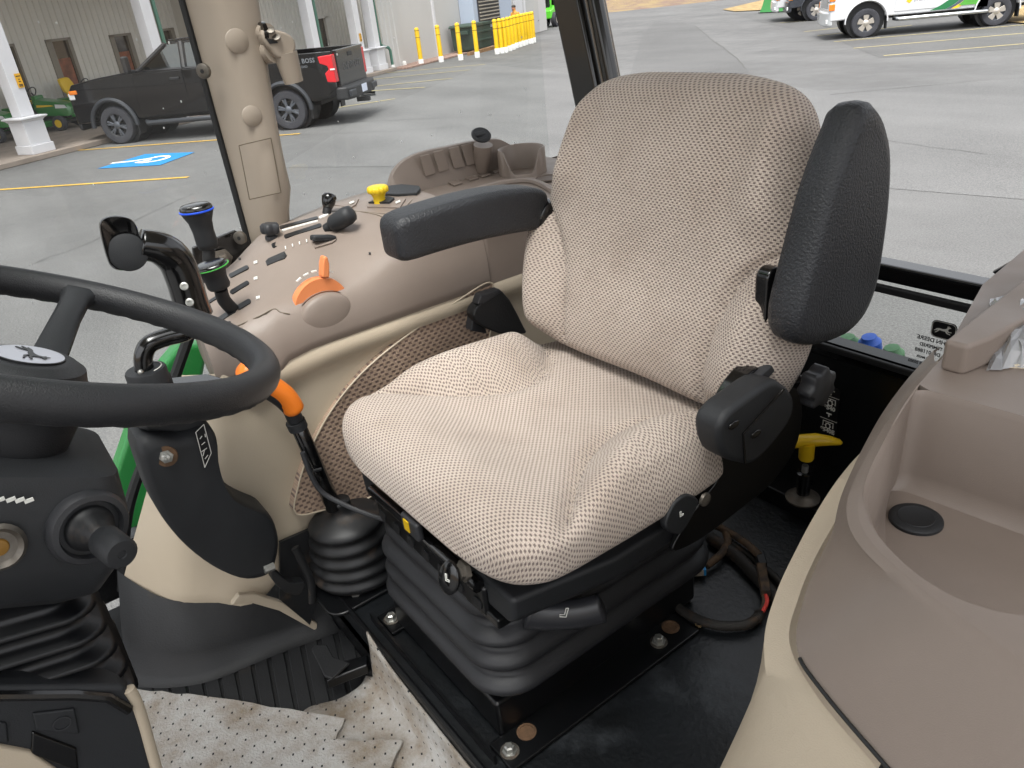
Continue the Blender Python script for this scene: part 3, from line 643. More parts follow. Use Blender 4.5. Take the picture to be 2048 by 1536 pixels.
mower('green lawn tractor partly hidden behind the white pedestal post', (gm.x-.55, gm.y+1.55, .12), gh+.05)
mower('green lawn tractor behind the nose of the black pickup', (gm.x+.75, gm.y-1.45, .12), gh-.05)
# compact loader far away
g = gp(1102, 53); ld = thing('compact_loader', 'bright green compact loader with cab beside the lone bollard', 'loader', (g.x, g.y, 0), rot=(0, 0, R(-60)))
obj('chassis', MB().loft([[(x, y_*.5, z) for y_, z in ((-1, .45), (1, .45), (1, z1), (-1, z1))] for x, z1 in ((-1.1, .9), (-.4, 1.15), (.1, 1.0), (.25, .7), (1.2, .75))]), 'loader_green', ld, local=True, bevel=.08)
obj('boom', MB().box((.75, 0, 1.05), (1.2, .3, .24), Matrix.Rotation(R(25), 3, 'Y')), 'loader_green', ld, local=True, bevel=.05)
for x in (-.7, .75):
    for s in (-1, 1):
        w_ = obj('wheel', MB().lathe([(.2, -.14), (.36, -.14), (.4, -.08), (.4, .08), (.36, .14), (.2, .14)], (x, s*.55, .4), (0, s, 0), 24, cap=False), 'tyre', ld, local=True); obj('rim', MB().lathe([(.22, .13), (.18, .08), (.001, .08)], (x, s*.55, .4), (0, s, 0), 16, cap=False), 'rim_bright', w_, local=True)
for x in (-.9, .15):
    for s in (-.42, .42): obj('cab_post', MB().box((x, s, 1.55), (.07, .07, .9)), 'loader_green', ld, local=True)
obj('cab_roof', MB().box((-.38, 0, 2.0), (1.25, 1.0, .08)), 'lamp_clear', ld, local=True, bevel=.03); obj('windscreen', MB().box((.16, 0, 1.5), (.02, .8, .8)), 'car_glass', ld, local=True); obj('seat', MB().box((-.6, 0, 1.25), (.2, .45, .55)), 'plastic_black', ld, local=True, bevel=.05)
# person behind the bollards
g = gp(1036, 92); pe = thing('person', 'person in brown top and dark cap standing behind the yellow bollards', 'person', (g.x, g.y, 0))
def skin(name, verts, edges, rad, m, parent):
    me = bpy.data.meshes.new(name); ob = bpy.data.objects.new(name, me); COL.objects.link(ob); me.from_pydata(verts, edges, []); ob.parent = parent
    md = ob.modifiers.new('skin', 'SKIN'); md.use_smooth_shade = True
    for i, r_ in enumerate(rad): me.skin_vertices[0].data[i].radius = (r_, r_) if not isinstance(r_, tuple) else r_
    me.skin_vertices[0].data[0].use_root = True
    ob.modifiers.new('sub', 'SUBSURF').render_levels = 2; me.materials.append(MATS[m]); return ob
vv = [(0, 0, .85), (0, 0, 1.05), (0, .02, 1.28), (0, .03, 1.38), (0, .05, 1.46), (0, .06, 1.56), (.1, 0, .8), (.11, .02, .45), (.1, 0, .06), (.1, .12, .03), (-.1, 0, .8), (-.11, .02, .45), (-.1, 0, .06), (-.1, .12, .03), (.19, .02, 1.3), (.25, .02, 1.05), (.24, .14, .86), (.24, .2, .8), (-.19, .02, 1.3), (-.25, .02, 1.05), (-.24, .14, .86), (-.24, .2, .8)]
ee = [(0, 1), (1, 2), (2, 3), (3, 4), (4, 5), (0, 6), (6, 7), (7, 8), (8, 9), (0, 10), (10, 11), (11, 12), (12, 13), (2, 14), (14, 15), (15, 16), (16, 17), (2, 18), (18, 19), (19, 20), (20, 21)]
rd = [.15, .15, .16, .06, .085, .085, .09, .065, .05, .045, .09, .065, .05, .045, .07, .05, .04, .04, .07, .05, .04, .04]
bd = skin('body', vv, ee, rd, 'vest', pe)
obj('head', MB().ball((0, .055, 1.5), (.078, .09, .11)), 'skin_tan', pe, local=True); obj('cap', MB().ball((0, .05, 1.57), (.088, .1, .07)), 'hat', pe, local=True)
for s in (-1, 1): obj('trouser_leg', MB().tube([(s*.1, 0, .86), (s*.11, .02, .45), (s*.1, 0, .04)], [.11, .085, .075], 10), 'trousers', pe, local=True)
# verges
def verge(px): struct(obj('dry_verge', MB().add([(*gp(*p)[:2], .03+.02*random.random()) for p in px], [tuple(range(len(px)))]), 'dry_grass', smooth=0))
verge([(1445, 20), (1470, 24), (1560, 20), (1650, 12), (1650, -40), (1530, 0)])
verge([(1990, 30), (2005, 45), (2048, 49), (2300, 40), (2300, -50), (2000, 0)])
# ================================================================== cab materials
mat('tan_plastic', '#80746b', .48, bump=.3, bscale=1100, var=.05, vscale=7, rvar=.12)
mat('tan_pillar', '#958a7d', .55, bump=.25, bscale=1200, var=.02, vscale=4)
mat('cream_plastic', '#b3a692', .5, bump=.35, bscale=700, var=.03, vscale=5)
mat('black_textured', '#1d1f22', .58, bump=.5, bscale=900, var=.1, vscale=14)
mat('black_vinyl', '#1f2125', .46, bump=1, bscale=330, var=.15, vscale=12)
mat('black_metal', '#0c0d0f', .3, var=.3, vscale=10, rvar=.12, dirt='#3a3128', dscale=7, damt=.14)
mat('black_gloss', '#0b0b0c', .18, coat=.4)
mat('wheel_grain', '#1b1c1f', .48, bump=.7, bscale=800, var=.12, vscale=18)
mat('black_rubber', '#131416', .6, bump=.2, bscale=300, var=.2, vscale=12, dirt='#564a3c', dscale=9, damt=.16)
mat('bellows_rubber', '#212225', .5, bump=.35, bscale=800, var=.12, vscale=16)
mat('rubber_boot', '#17181a', .5, var=.2, vscale=20, dirt='#6a5540', dscale=14, damt=.3)
mat('floor_black', '#0e1114', .4, var=.4, vscale=9, rvar=.15, dirt='#464b50', dscale=4.0, damt=.45, bump=.2, bscale=120)
mat('grey_shell', '#2b2c2f', .5, bump=.25, bscale=900)
mat('worn_steel', '#6f6a63', .45, metal=.7, var=.3, vscale=40, dirt='#7a5a3c', dscale=30, damt=.3)
mat('zinc', '#a9a9a4', .35, metal=.8, var=.15, vscale=60)
mat('rust', '#5d4632', .9, var=.3, vscale=60)
mat('orange', '#e0761b', .45); mat('orange_pale', '#d98350', .5)
mat('yellow_plastic', '#e2bf1d', .4, var=.04, vscale=20); mat('yellow_cap', '#d9b21a', .35)
mat('ring_blue', '#1f4fd0', .4); mat('ring_green', '#3f9440', .4)
mat('john_green', '#2f9447', .4, coat=.2, dirt='#5aa86a', dscale=40, damt=.2)
mat('print_white', '#d8d8d2', .6); mat('decal_black', '#101113', .4)
mat('coupler_green', '#5c8a63', .6); mat('coupler_blue', '#2f62c8', .45); mat('wire_red', '#c23a31', .5); mat('loom', '#1d1a17', .7, dirt='#6b4e33', dscale=25, damt=.35); mat('loom_dirty', '#5a4632', .85, var=.3, vscale=60, var2='#2b2420')
mat('connector_blue', '#2f8fd0', .5); mat('paper', '#b59a72', .8)
mat('silver_badge', '#b9bac2', .3, metal=.5); mat('lens_orange', '#7d5a1c', .4)
glass('bag_plastic', '#e8eaec', .3)
# woven seat cloth: rows of small dark flecks, staggered (UV in metres)
def cloth(name, base, fleck, dirt, pu=.0104, pv=.0098, ru=.24, rv=.19, bump=.6):
    m = mat(name, base, .92, spec=.2, sheen=.15); t, b = nodes(m)
    uvn = t.nodes.new('ShaderNodeUVMap'); sp = t.nodes.new('ShaderNodeSeparateXYZ'); t.links.new(uvn.outputs[0], sp.inputs[0])
    nz = t.nodes.new('ShaderNodeTexNoise'); nz.inputs['Scale'].default_value = 260; nz.inputs['Detail'].default_value = 2; t.links.new(uvn.outputs[0], nz.inputs['Vector'])
    nl = t.nodes.new('ShaderNodeTexNoise'); nl.inputs['Scale'].default_value = 14; nl.inputs['Detail'].default_value = 2; t.links.new(uvn.outputs[0], nl.inputs['Vector'])
    wob = math_(t, 'ADD', math_(t, 'MULTIPLY', math_(t, 'SUBTRACT', nz.outputs[0], .5), .14), math_(t, 'MULTIPLY', math_(t, 'SUBTRACT', nl.outputs[0], .5), .3))
    U = math_(t, 'ADD', math_(t, 'DIVIDE', sp.outputs[0], pu), wob); Vv = math_(t, 'ADD', math_(t, 'DIVIDE', sp.outputs[1], pv/2), wob)
    row = math_(t, 'FLOOR', Vv); off = math_(t, 'MULTIPLY', math_(t, 'MODULO', math_(t, 'ADD', row, 4000), 2), .5)
    fu = math_(t, 'ABSOLUTE', math_(t, 'SUBTRACT', math_(t, 'FRACT', math_(t, 'ADD', math_(t, 'ADD', U, off), 500)), .5))
    fv = math_(t, 'ABSOLUTE', math_(t, 'SUBTRACT', math_(t, 'FRACT', math_(t, 'ADD', Vv, 500)), .5))
    def soft(x, r_, wdt):
        mr = t.nodes.new('ShaderNodeMapRange'); mr.inputs[1].default_value = r_-wdt; mr.inputs[2].default_value = r_+wdt; mr.inputs[3].default_value = 1; mr.inputs[4].default_value = 0; t.links.new(x, mr.inputs[0]); return mr.outputs[0]
    mask = math_(t, 'MULTIPLY', soft(fu, ru, .06), soft(fv, rv*1.6, .1))
    # two-tone fleck: half grey, half plum
    n2 = t.nodes.new('ShaderNodeTexNoise'); n2.inputs['Scale'].default_value = 9; n2.inputs['Detail'].default_value = 5; t.links.new(uvn.outputs[0], n2.inputs['Vector'])
    mb_ = t.nodes.new('ShaderNodeMix'); mb_.data_type = 'RGBA'; mb_.inputs['A'].default_value = lin(base); mb_.inputs['B'].default_value = lin(dirt)
    mr = t.nodes.new('ShaderNodeMapRange'); mr.inputs[1].default_value = .45; mr.inputs[2].default_value = .75; t.links.new(n2.outputs[0], mr.inputs[0]); t.links.new(mr.outputs[0], mb_.inputs['Factor'])
    # weave threads
    wv = t.nodes.new('ShaderNodeTexWave'); wv.inputs['Scale'].default_value = 140; wv.bands_direction = 'X'; t.links.new(uvn.outputs[0], wv.inputs['Vector'])
    wy = t.nodes.new('ShaderNodeTexWave'); wy.inputs['Scale'].default_value = 140; wy.bands_direction = 'Y'; t.links.new(uvn.outputs[0], wy.inputs['Vector'])
    wsum = math_(t, 'ADD', wv.outputs['Fac'], wy.outputs['Fac'])
    mx = t.nodes.new('ShaderNodeMix'); mx.data_type = 'RGBA'; t.links.new(math_(t, 'MULTIPLY', mask, .82), mx.inputs['Factor']); t.links.new(mb_.outputs['Result'], mx.inputs['A']); mx.inputs['B'].default_value = lin(fleck)
    vm = t.nodes.new('ShaderNodeVectorMath'); vm.operation = 'SCALE'; t.links.new(mx.outputs['Result'], vm.inputs[0]); t.links.new(math_(t, 'ADD', math_(t, 'MULTIPLY', wsum, .14), .86), vm.inputs['Scale'])
    t.links.new(vm.outputs[0], b.inputs['Base Color'])
    h = math_(t, 'ADD', math_(t, 'MULTIPLY', mask, -1.0), math_(t, 'MULTIPLY', wsum, .35))
    bp = t.nodes.new('ShaderNodeBump'); bp.inputs['Strength'].default_value = bump; bp.inputs['Distance'].default_value = .0016; t.links.new(h, bp.inputs['Height']); t.links.new(bp.outputs[0], b.inputs['Normal'])
    return m
cloth('seat_cloth', '#bbaea2', '#5c4f4f', '#ac9e91', .0080, .0074)
cloth('panel_cloth', '#a28c79', '#5b4a46', '#8f7a69', .0135, .0135)
# absorbent pad: white felt, rows of small black dashes, mud
m = mat('felt_pad', '#b9b7b3', .95, bump=.7, bscale=240, var=.06, vscale=20); t, b = nodes(m)
tc = t.nodes.new('ShaderNodeTexCoord'); mp = t.nodes.new('ShaderNodeMapping'); mp.inputs['Rotation'].default_value = (0, 0, .5); t.links.new(tc.outputs['UV'], mp.inputs[0]); sp = t.nodes.new('ShaderNodeSeparateXYZ'); t.links.new(mp.outputs[0], sp.inputs[0])
U = math_(t, 'ADD', math_(t, 'DIVIDE', sp.outputs[0], .03), 500); Vv = math_(t, 'ADD', math_(t, 'DIVIDE', sp.outputs[1], .016), 500)
off = math_(t, 'MULTIPLY', math_(t, 'MODULO', math_(t, 'FLOOR', Vv), 2), .5)
du_ = math_(t, 'MULTIPLY', math_(t, 'ABSOLUTE', math_(t, 'SUBTRACT', math_(t, 'FRACT', math_(t, 'ADD', U, off)), .5)), .03); dv_ = math_(t, 'MULTIPLY', math_(t, 'ABSOLUTE', math_(t, 'SUBTRACT', math_(t, 'FRACT', Vv), .5)), .016)
msk = math_(t, 'MULTIPLY', math_(t, 'LESS_THAN', du_, .002), math_(t, 'LESS_THAN', dv_, .0014))
nz = t.nodes.new('ShaderNodeTexNoise'); nz.inputs['Scale'].default_value = 9; nz.inputs['Detail'].default_value = 12; nz.inputs['Roughness'].default_value = .72; t.links.new(tc.outputs['Object'], nz.inputs['Vector'])
mr = t.nodes.new('ShaderNodeMapRange'); mr.inputs[1].default_value = .42; mr.inputs[2].default_value = .66; mr.inputs[4].default_value = .85; t.links.new(nz.outputs[0], mr.inputs[0])
m1 = t.nodes.new('ShaderNodeMix'); m1.data_type = 'RGBA'; m1.inputs['A'].default_value = lin('#a3a19d'); m1.inputs['B'].default_value = lin('#74644f'); t.links.new(mr.outputs[0], m1.inputs['Factor'])
m2 = t.nodes.new('ShaderNodeMix'); m2.data_type = 'RGBA'; m2.inputs['B'].default_value = lin('#1c1c1e'); t.links.new(m1.outputs['Result'], m2.inputs['A']); t.links.new(msk, m2.inputs['Factor']); t.links.new(m2.outputs['Result'], b.inputs['Base Color'])
def set_uv(ob, fn):
    me = ob.data; uvl = me.uv_layers.new(name='UVMap')
    for lp in me.loops: uvl.data[lp.index].uv = fn(lp.vertex_index)
# ================================================================== seat
SX = .785
seat = thing('operator_seat', 'tan woven cloth operator seat with black armrests on grey bellows suspension', 'seat', (SX, -.56, 1.42))
def sgn(a): return -1 if a < 0 else 1
def arc_uv(ring, UV, nc):  # u = distance along the section, measured from its middle
    o = len(UV)-nc; q = nc//4; ring = [V(p) for p in ring]
    for sg in (1, -1):
        acc = 0; prev = ring[q]
        for n in range(1, nc//2+1):
            i = (q+sg*n) % nc; acc += (ring[i]-prev).length; prev = ring[i]; UV[o+i][0] = -sg*acc
def cushion_mesh():
    y0, y1 = -.335, -.80; nr, nc = 90, 120; mb = MB(); UV = []
    hwt = [(0, .125), (.01, .168), (.03, .203), (.07, .23), (.14, .246), (.3, .248), (.6, .245), (.85, .235), (1, .22)]
    topz = [(0, 1.755), (.015, 1.782), (.04, 1.80), (.09, 1.813), (.18, 1.816), (.35, 1.806), (.7, 1.795), (1, 1.79)]
    botz = [(0, 1.752), (.02, 1.739), (.06, 1.731), (.15, 1.727), (1, 1.724)]
    rings = []; arc = 0; pz = None; py = None
    for j in range(nr+1):
        t = (j/nr)**1.5; y = lerp(y0, y1, t); hw = interp(hwt, t); zt = interp(topz, t); zb = interp(botz, t)
        if pz is not None: arc += math.hypot(zt-pz, y-py)
        pz, py = zt, y; ring = []
        for k in range(nc):
            a = 2*math.pi*k/nc; c, s = math.cos(a), math.sin(a)
            ex = .62 if s >= 0 else .45
            x = hw*sgn(c)*abs(c)**ex
            zm = lerp(zt, zb, .5); h = (zt-zb)/2
            z = zm + h*sgn(s)*abs(s)**(.5 if s >= 0 else .6)
            yy = y
            if s > 0:
                q = abs(x)/.245
                # side bolster: a teardrop that starts near the front corner and swings inwards
                sx = interp([(0, .30), (.10, .262), (.2, .225), (.35, .165), (.48, .125), (.6, .108), (.72, .12), (.82, .16), (.9, .22), (1, .3)], t)
                w_ = abs(x)-sx
                rise = .052*sst(-.012, .085, w_)*sst(.08, .3, t)*sst(1.0, .72, t)
                edge = 1-sst(.78, 1.0, abs(x)/hw)*.35
                z += rise*edge*min(1, s*2.2)
                dip = -.016*math.exp(-(w_/.009)**2)*sst(.12, .25, t)*sst(.92, .8, t)*min(1, s*2)
                z += dip + .003*math.exp(-((w_+.03)/.025)**2)*sst(.1, .25, t)*sst(.9, .7, t)
                z += -.016*math.exp(-(x/.13)**2)*sst(.15, .4, t)
                z += .007*sst(.08, .22, abs(x))*math.exp(-((t-.12)/.12)**2)
            ring.append((SX+x, yy, z))
            UV.append([0, arc])
        arc_uv(ring, UV, nc); rings.append(ring)
    mb.loft(rings); return mb, UV
mb, UV = cushion_mesh(); cu = obj('cushion', mb, 'seat_cloth', seat, smooth=170); set_uv(cu, lambda i: UV[i])
def back_mesh():
    a = R(17); U_ = V((0, -math.sin(a), math.cos(a))); N_ = V((0, math.cos(a), math.sin(a))); O = V((SX-.010, -.762, 1.80)); nr, nc = 110, 130; rings = []; UV = []
    hwt = [(0, .12), (.012, .165), (.035, .20), (.08, .23), (.2, .25), (.36, .256), (.46, .252), (.54, .236), (.64, .22), (.76, .208), (.86, .197), (.92, .183), (.96, .163), (.985, .133), (1, .09)]
    th = [(0, .02), (.02, .04), (.06, .052), (.15, .06), (.5, .062), (.85, .055), (.94, .043), (.98, .026), (1, .012)]
    H = .445; UVo = []
    for j in range(nr+1):
        t = .5-.5*math.cos(math.pi*j/nr) if False else j/nr; t = t; w_ = -.01+H*t
        hw = interp(hwt, t)*1.035; h = interp(th, t); ring = []
        for k in range(nc):
            an = 2*math.pi*k/nc; c, s = math.cos(an), math.sin(an)
            x = hw*sgn(c)*abs(c)**.6; d = h*sgn(s)*abs(s)**.62
            if s > 0:
                m_ = min(1, s*2.2)
                seam = interp([(0, .15), (.15, .148), (.3, .158), (.42, .18), (.5, .21), (.56, .26)], t); q = abs(x)-seam
                on = sst(.62, .42, t)
                d += .034*sst(-.005, .07, q)*on*m_*(1-.5*sst(.8, 1, abs(x)/hw))*sst(0, .1, t)
                d += -.013*math.exp(-(q/.007)**2)*on*m_*sst(.0, .06, t)
                d += -.030*math.exp(-(x/.15)**2)*sst(.75, .3, t)*m_
                d += .022*sst(.13, .2, abs(x))*sst(.5, .66, t)*sst(1, .85, t)*m_*(1-sst(.85, 1, abs(x)/hw))
                d += .010*math.exp(-((t-.22)/.14)**2)*math.exp(-(x/.12)**2)*m_
                d -= .02*sst(.8, 1, t)*0
            p = O + V((x, 0, 0)) + U_*w_ + N_*d
            ring.append(p); UV.append([0, w_])
        arc_uv(ring, UV, nc); rings.append(ring)
    return MB().loft(rings), UV
mb, UVb = back_mesh(); bk_ = obj('backrest', mb, 'seat_cloth', seat, smooth=170); set_uv(bk_, lambda i: UVb[i])
a = R(17); U_ = V((0, -math.sin(a), math.cos(a))); N_ = V((0, math.cos(a), math.sin(a)))
# backrest shell behind the cloth
mb = MB().loft([[V((SX, -.762, 1.80))+V((s*hw, 0, 0))+U_*w_+N_*d for s, d in ((-1, -.03), (1, -.03), (.9, -.085), (-.9, -.085))] for w_, hw in ((.0, .2), (.1, .235), (.3, .22), (.4, .14))]); obj('backrest_shell', mb, 'grey_shell', seat, bevel=.02)
# seat pan under the cushion
mb = MB().loft([[(SX+x*k, y, z) for x, y in ((-.2, -.36), (.2, -.36), (.23, -.5), (.23, -.8), (-.23, -.8), (-.23, -.5))] for z, k in ((1.665, .92), (1.675, .98), (1.712, 1.0))]); obj('seat_pan', mb, 'black_textured', seat, bevel=.01)
mb = MB().loft([[(x, y, z) for x, y in rrect(.31, .40, .05)] for z in (1.64, 1.668)]); mb.v = [p+V((SX+.005, -.565, 0)) for p in mb.v]; obj('upper_plate', mb, 'black_metal', seat)
# front slide rails and bolts below the cushion edge
mb = MB().box((SX+.0, -.362, 1.672), (.29, .016, .05)); sr = obj('front_rail', mb, 'black_metal', seat, bevel=.006)
mb = MB().tube([(SX+.14, -.352, 1.705), (SX-.14, -.352, 1.70)], .009, 10); obj('slide_bar', mb, 'black_gloss', seat)
for k in range(7): obj('rivet', MB().lathe([(.010, 0), (.010, .002), (.001, .0022)], (SX+.125-.042*k, -.354, 1.664), (0, 1, 0), 14), 'black_rubber', sr)
# bellows
def bellows(cx, cy, z0, z1, folds, wx, wy, r0, amp, fn=None):
    rings = []; n = folds*8
    for j in range(n+1):
        t = j/n; z = lerp(z0, z1, t); ph = (t*folds) % 1 if j < n else 0
        o_ = amp*(.5-.5*math.cos(2*math.pi*t*folds))**.55
        grow = fn(t) if fn else 0
        rings.append([(cx+x, cy+y, z) for x, y in rrect(wx+2*(o_+grow)-2*amp, wy+2*(o_+grow)-2*amp, r0+o_*.6, 8)])
    return MB().loft(rings)
obj('suspension_bellows', bellows(SX+.012, -.565, 1.492, 1.655, 4, .345, .445, .055, .017, lambda t: -.012*sst(.6, 1, t)+.006*sst(.5, 0, t)), 'bellows_rubber', seat, smooth=170)
# base frame with flanges, bolts
mb = MB().box((SX+.01, -.55, 1.457), (.30, .40, .066)); obj('base_frame', mb, 'black_metal', seat, bevel=.006)
for s in (-1, 1):
    fl = obj('mount_flange', MB().box((SX+s*.165, -.515, 1.4245), (.055, .37, .007)), 'black_metal', seat, bevel=.002)
    for y in (-.345, -.635):
        hb_ = obj('bolt', MB().lathe([(.011, .0), (.011, .003), (.0075, .0035), (.0075, .011), (.005, .0125)], (SX+s*.167, y, 1.428), (0, 0, 1), 6), 'zinc', fl, smooth=20)
        obj('washer', MB().lathe([(.0135, 0), (.0135, .002), (.009, .0022)], (SX+s*.167, y, 1.4275), n=20), 'worn_steel', fl)
        obj('rusty_slot', MB().lathe([(.014, 0), (.0142, .0012), (.0105, .0014), (.0102, .0004), (.001, .0003)], (SX+s*.158, y-.036, 1.428), n=20), 'rust', fl)
# suspension lever (front right of picture): blade, handle with seat pictogram
def seat_icon(o, u, v, k, par, m='print_white', mirror=1):
    pts = [(-.5, .9), (-.15, .9), (.05, .0), (.75, -.02), (.75, -.3), (-.15, -.35), (-.5, .9)]
    path = [V(o)+V(u)*x*k*mirror+V(v)*y*k for x, y in pts]
    obj('seat_pictogram', MB().tube(path, k*.09, 5, cap=True), m, par, smooth=0)
hp = XP(1128, 1228, .63); 
hx, hy, hz = ZP(1128, 1225, 1.622)
_a = V((.6, .8, 0)); _c = V((hx, hy, hz))
mb = MB().tube(spline([_c+_a*d+V((0, 0, z_)) for d, z_ in ((-.052, .004), (-.028, -.002), (0, -.004), (.028, -.002), (.05, .004))], 6), [.010]+[.0165]*22+[.017, .011], 14, flat=1.35)
lv = obj('height_lever', mb, mat('lever_black', '#2a2b2f', .34, bump=.2, bscale=900), seat, bevel=0, smooth=170)
obj('lever_blade', MB().tube([_c, _c+V((.03, -.03, .06))], .006, 6), 'black_metal', lv)
seat_icon(V((hx, hy, hz))-FWD*.019+UP*.003, RIGHT, UP, .009, lv, mirror=-1)
# weight adjust knob with pictogram on the front rail
kp = V(YP(903, 1154, -.325)); 
obj('shaft', MB().tube([(kp.x-.004, -.356, kp.z+.002), kp], .0055, 10), 'black_textured', seat)
kn = obj('slide_knob', MB().lathe([(.001, 0), (.018, .0), (.0215, .002), (.0215, .006), (.018, .008), (.0005, .008)], kp, (-.25, .9, .35), 24, scale=(1, .75), xdir=(0, 0, 1)), 'black_gloss', seat)
seat_icon(kp+V((-.25, .9, .35)).normalized()*.009, V((-.9, -.25, 0)), V((0, -.3, .95)), .007, kn)
obj('lock_nut', MB().lathe([(.014, 0), (.014, .006), (.010, .007), (.010, .012)], YP(932, 1140, -.342), (0, 1, .2), 6), 'worn_steel', seat, smooth=20)
# yellow indicator slot on the rail
ip = V(YP(825, 1052, -.34)); it = obj('weight_indicator', MB().box(ip, (.044, .012, .03)), 'grey_shell', seat, bevel=.005); obj('yellow_flag', MB().box(ip+V((.004, .006, .002)), (.013, .003, .017)), 'yellow_cap', it)
obj('stop_bracket', MB().box((SX-.13, -.378, 1.652), (.075, .045, .016)), 'black_metal', seat, bevel=.003)
# tilt paddle under the cushion side
tp = [XP(x, y, .535) for x, y in ((1352, 1005), (1375, 990), (1398, 1000), (1392, 1022), (1366, 1065), (1346, 1068), (1332, 1055), (1338, 1030))]
obj('tilt_paddle', MB().prism(outline(tp, 4), (.012, 0, 0)), 'black_textured', seat, bevel=.003)
seat_icon(XP(1362, 1030, .533), V((0, -1, 0)), V((0, -.2, 1)), .006, seat)
# side plate, belt retractor housing, adjuster knob (operator's left)
sp_ = [XP(x, y, .545) for x, y in ((1345, 1100), (1390, 1022), (1440, 950), (1450, 850), (1530, 770), (1540, 600), (1545, 560), (1610, 560), (1612, 690), (1600, 770), (1605, 830), (1590, 900), (1540, 970), (1480, 1020), (1400, 1080))]
sdp = obj('side_plate', MB().prism(outline(sp_, 4), (.008, 0, 0)), 'black_metal', seat, bevel=.002)
obj('slot', MB().prism(to3(rrect(.018, .05, .008), XP(1578, 700, .543), (0, 1, 0), (0, 0, 1)), (-.002, 0, 0)), 'black_gloss', sdp); obj('cross_screw', MB().lathe([(.010, 0), (.009, .004), (.001, .0055)], XP(1408, 998, .544), (-1, 0, 0), 18), 'worn_steel', sdp); 
hs_ = [XP(x, y, .50) for x, y in ((1438, 862), (1456, 826), (1500, 792), (1545, 762), (1570, 770), (1590, 795), (1588, 830), (1565, 870), (1515, 925), (1480, 928), (1448, 912))]
hsg = obj('belt_retractor', MB().prism(outline(hs_, 4), (.04, 0, 0)), 'black_textured', seat, bevel=.009, seg=4)
obj('housing_seam', MB().tube([XP(1490, 925, .497), XP(1486, 868, .494), XP(1568, 778, .494)], .0018, 6), 'black_gloss', hsg)
for p in ((1512, 868), (1468, 850)): obj('vent', MB().ball(XP(*p, .498), (.002, .010, .005)), 'black_gloss', hsg)
bl = [XP(x, y, .53) for x, y in ((1455, 815), (1480, 770), (1515, 735), (1530, 750), (1500, 785), (1470, 822))]
obj('buckle_flap', MB().prism(outline(bl, 3), (.025, 0, 0)), 'black_gloss', hsg, bevel=.004); obj('belt_tongue', MB().prism([XP(x, y, .52) for x, y in ((1500, 770), (1545, 730), (1552, 742), (1520, 778))], (.02, 0, 0)), 'grey_shell', hsg, bevel=.003)
kc = V(XP(1633, 772, .50)); ln = [(.001, -.013), (.016, -.013), (.02, -.008)]
mb = MB(); rings = []
for h, s in ((-.012, .86), (-.009, 1), (.009, 1), (.012, .86)):
    rings.append([kc+V((h, math.cos(q)*r_, math.sin(q)*r_)) for q, r_ in [(2*math.pi*k/56, (.026+.003*math.cos(7*2*math.pi*k/56))*s) for k in range(56)]])
obj('recline_knob', mb.loft(rings), 'grey_shell', seat, smooth=50); obj('knob_shaft', MB().tube([kc, kc+V((.05, .012, 0))], .009, 12), 'black_gloss', seat)
# armrests
def armrest(name, sec, label=None):
    return obj(name, MB().loft(sec), 'black_vinyl', seat, smooth=170, sub=1)
def rsec(c, u, v, w_, h, r_): return to3(rrect(w_, h, r_, 5), c, u, v)
ar = []
for y, w_, h, z in ((-.497, .03, .03, 2.032), (-.499, .052, .052, 2.033), (-.507, .068, .068, 2.035), (-.54, .071, .069, 2.037), (-.62, .072, .072, 2.038), (-.70, .07, .074, 2.033), (-.765, .066, .072, 2.022), (-.785, .058, .062, 2.016), (-.79, .03, .04, 2.014)):
    ar.append(rsec((1.022, y, z), (1, 0, 0), (0, 0, 1), w_, h, min(w_, h)*.2))
armrest('armrest', ar)
al = [(.965, 2.07), ]
obj('armrest_pivot', MB().lathe([(.03, -.012), (.036, -.008), (.036, .008), (.03, .012)], (1.0, -.79, 1.985), (1, 0, .1), 24, scale=(1.3, 1), xdir=(0, 0, 1)), 'black_gloss', seat)
# raised armrest on the other side: shape traced in its own plane x = .50, 6 cm thick
up_ = [(1668, 240), (1682, 208), (1715, 200), (1752, 215), (1772, 240), (1783, 290), (1783, 360), (1775, 450), (1758, 560), (1738, 620), (1715, 655), (1685, 680), (1650, 692), (1605, 690), (1565, 680), (1552, 665), (1553, 620), (1575, 530), (1610, 400), (1640, 310)]
pl = [V(XP(x, y, lerp(.507, .480, sst(0, 110, x-lerp(1668, 1552, (y-240)/425))))) for x, y in up_]; pl = outline(pl, 3); cc = sum(pl, V((0, 0, 0)))/len(pl)
rg = []
for dx, k in ((-.024, .84), (-.021, .94), (-.012, .99), (.0, 1.0), (.014, .985), (.022, .94), (.026, .82)):
    rg.append([V((.5+dx, (cc+(p-cc)*k).y, (cc+(p-cc)*k).z)) for p in pl])
obj('armrest', MB().loft(rg), 'black_vinyl', seat, smooth=60)
obj('armrest_pivot', MB().prism(to3(rrect(.03, .12, .014), XP(1548, 628, .532), (0, -1, 0), (0, 0, 1)), (.02, 0, 0)), 'black_gloss', seat, bevel=.004)
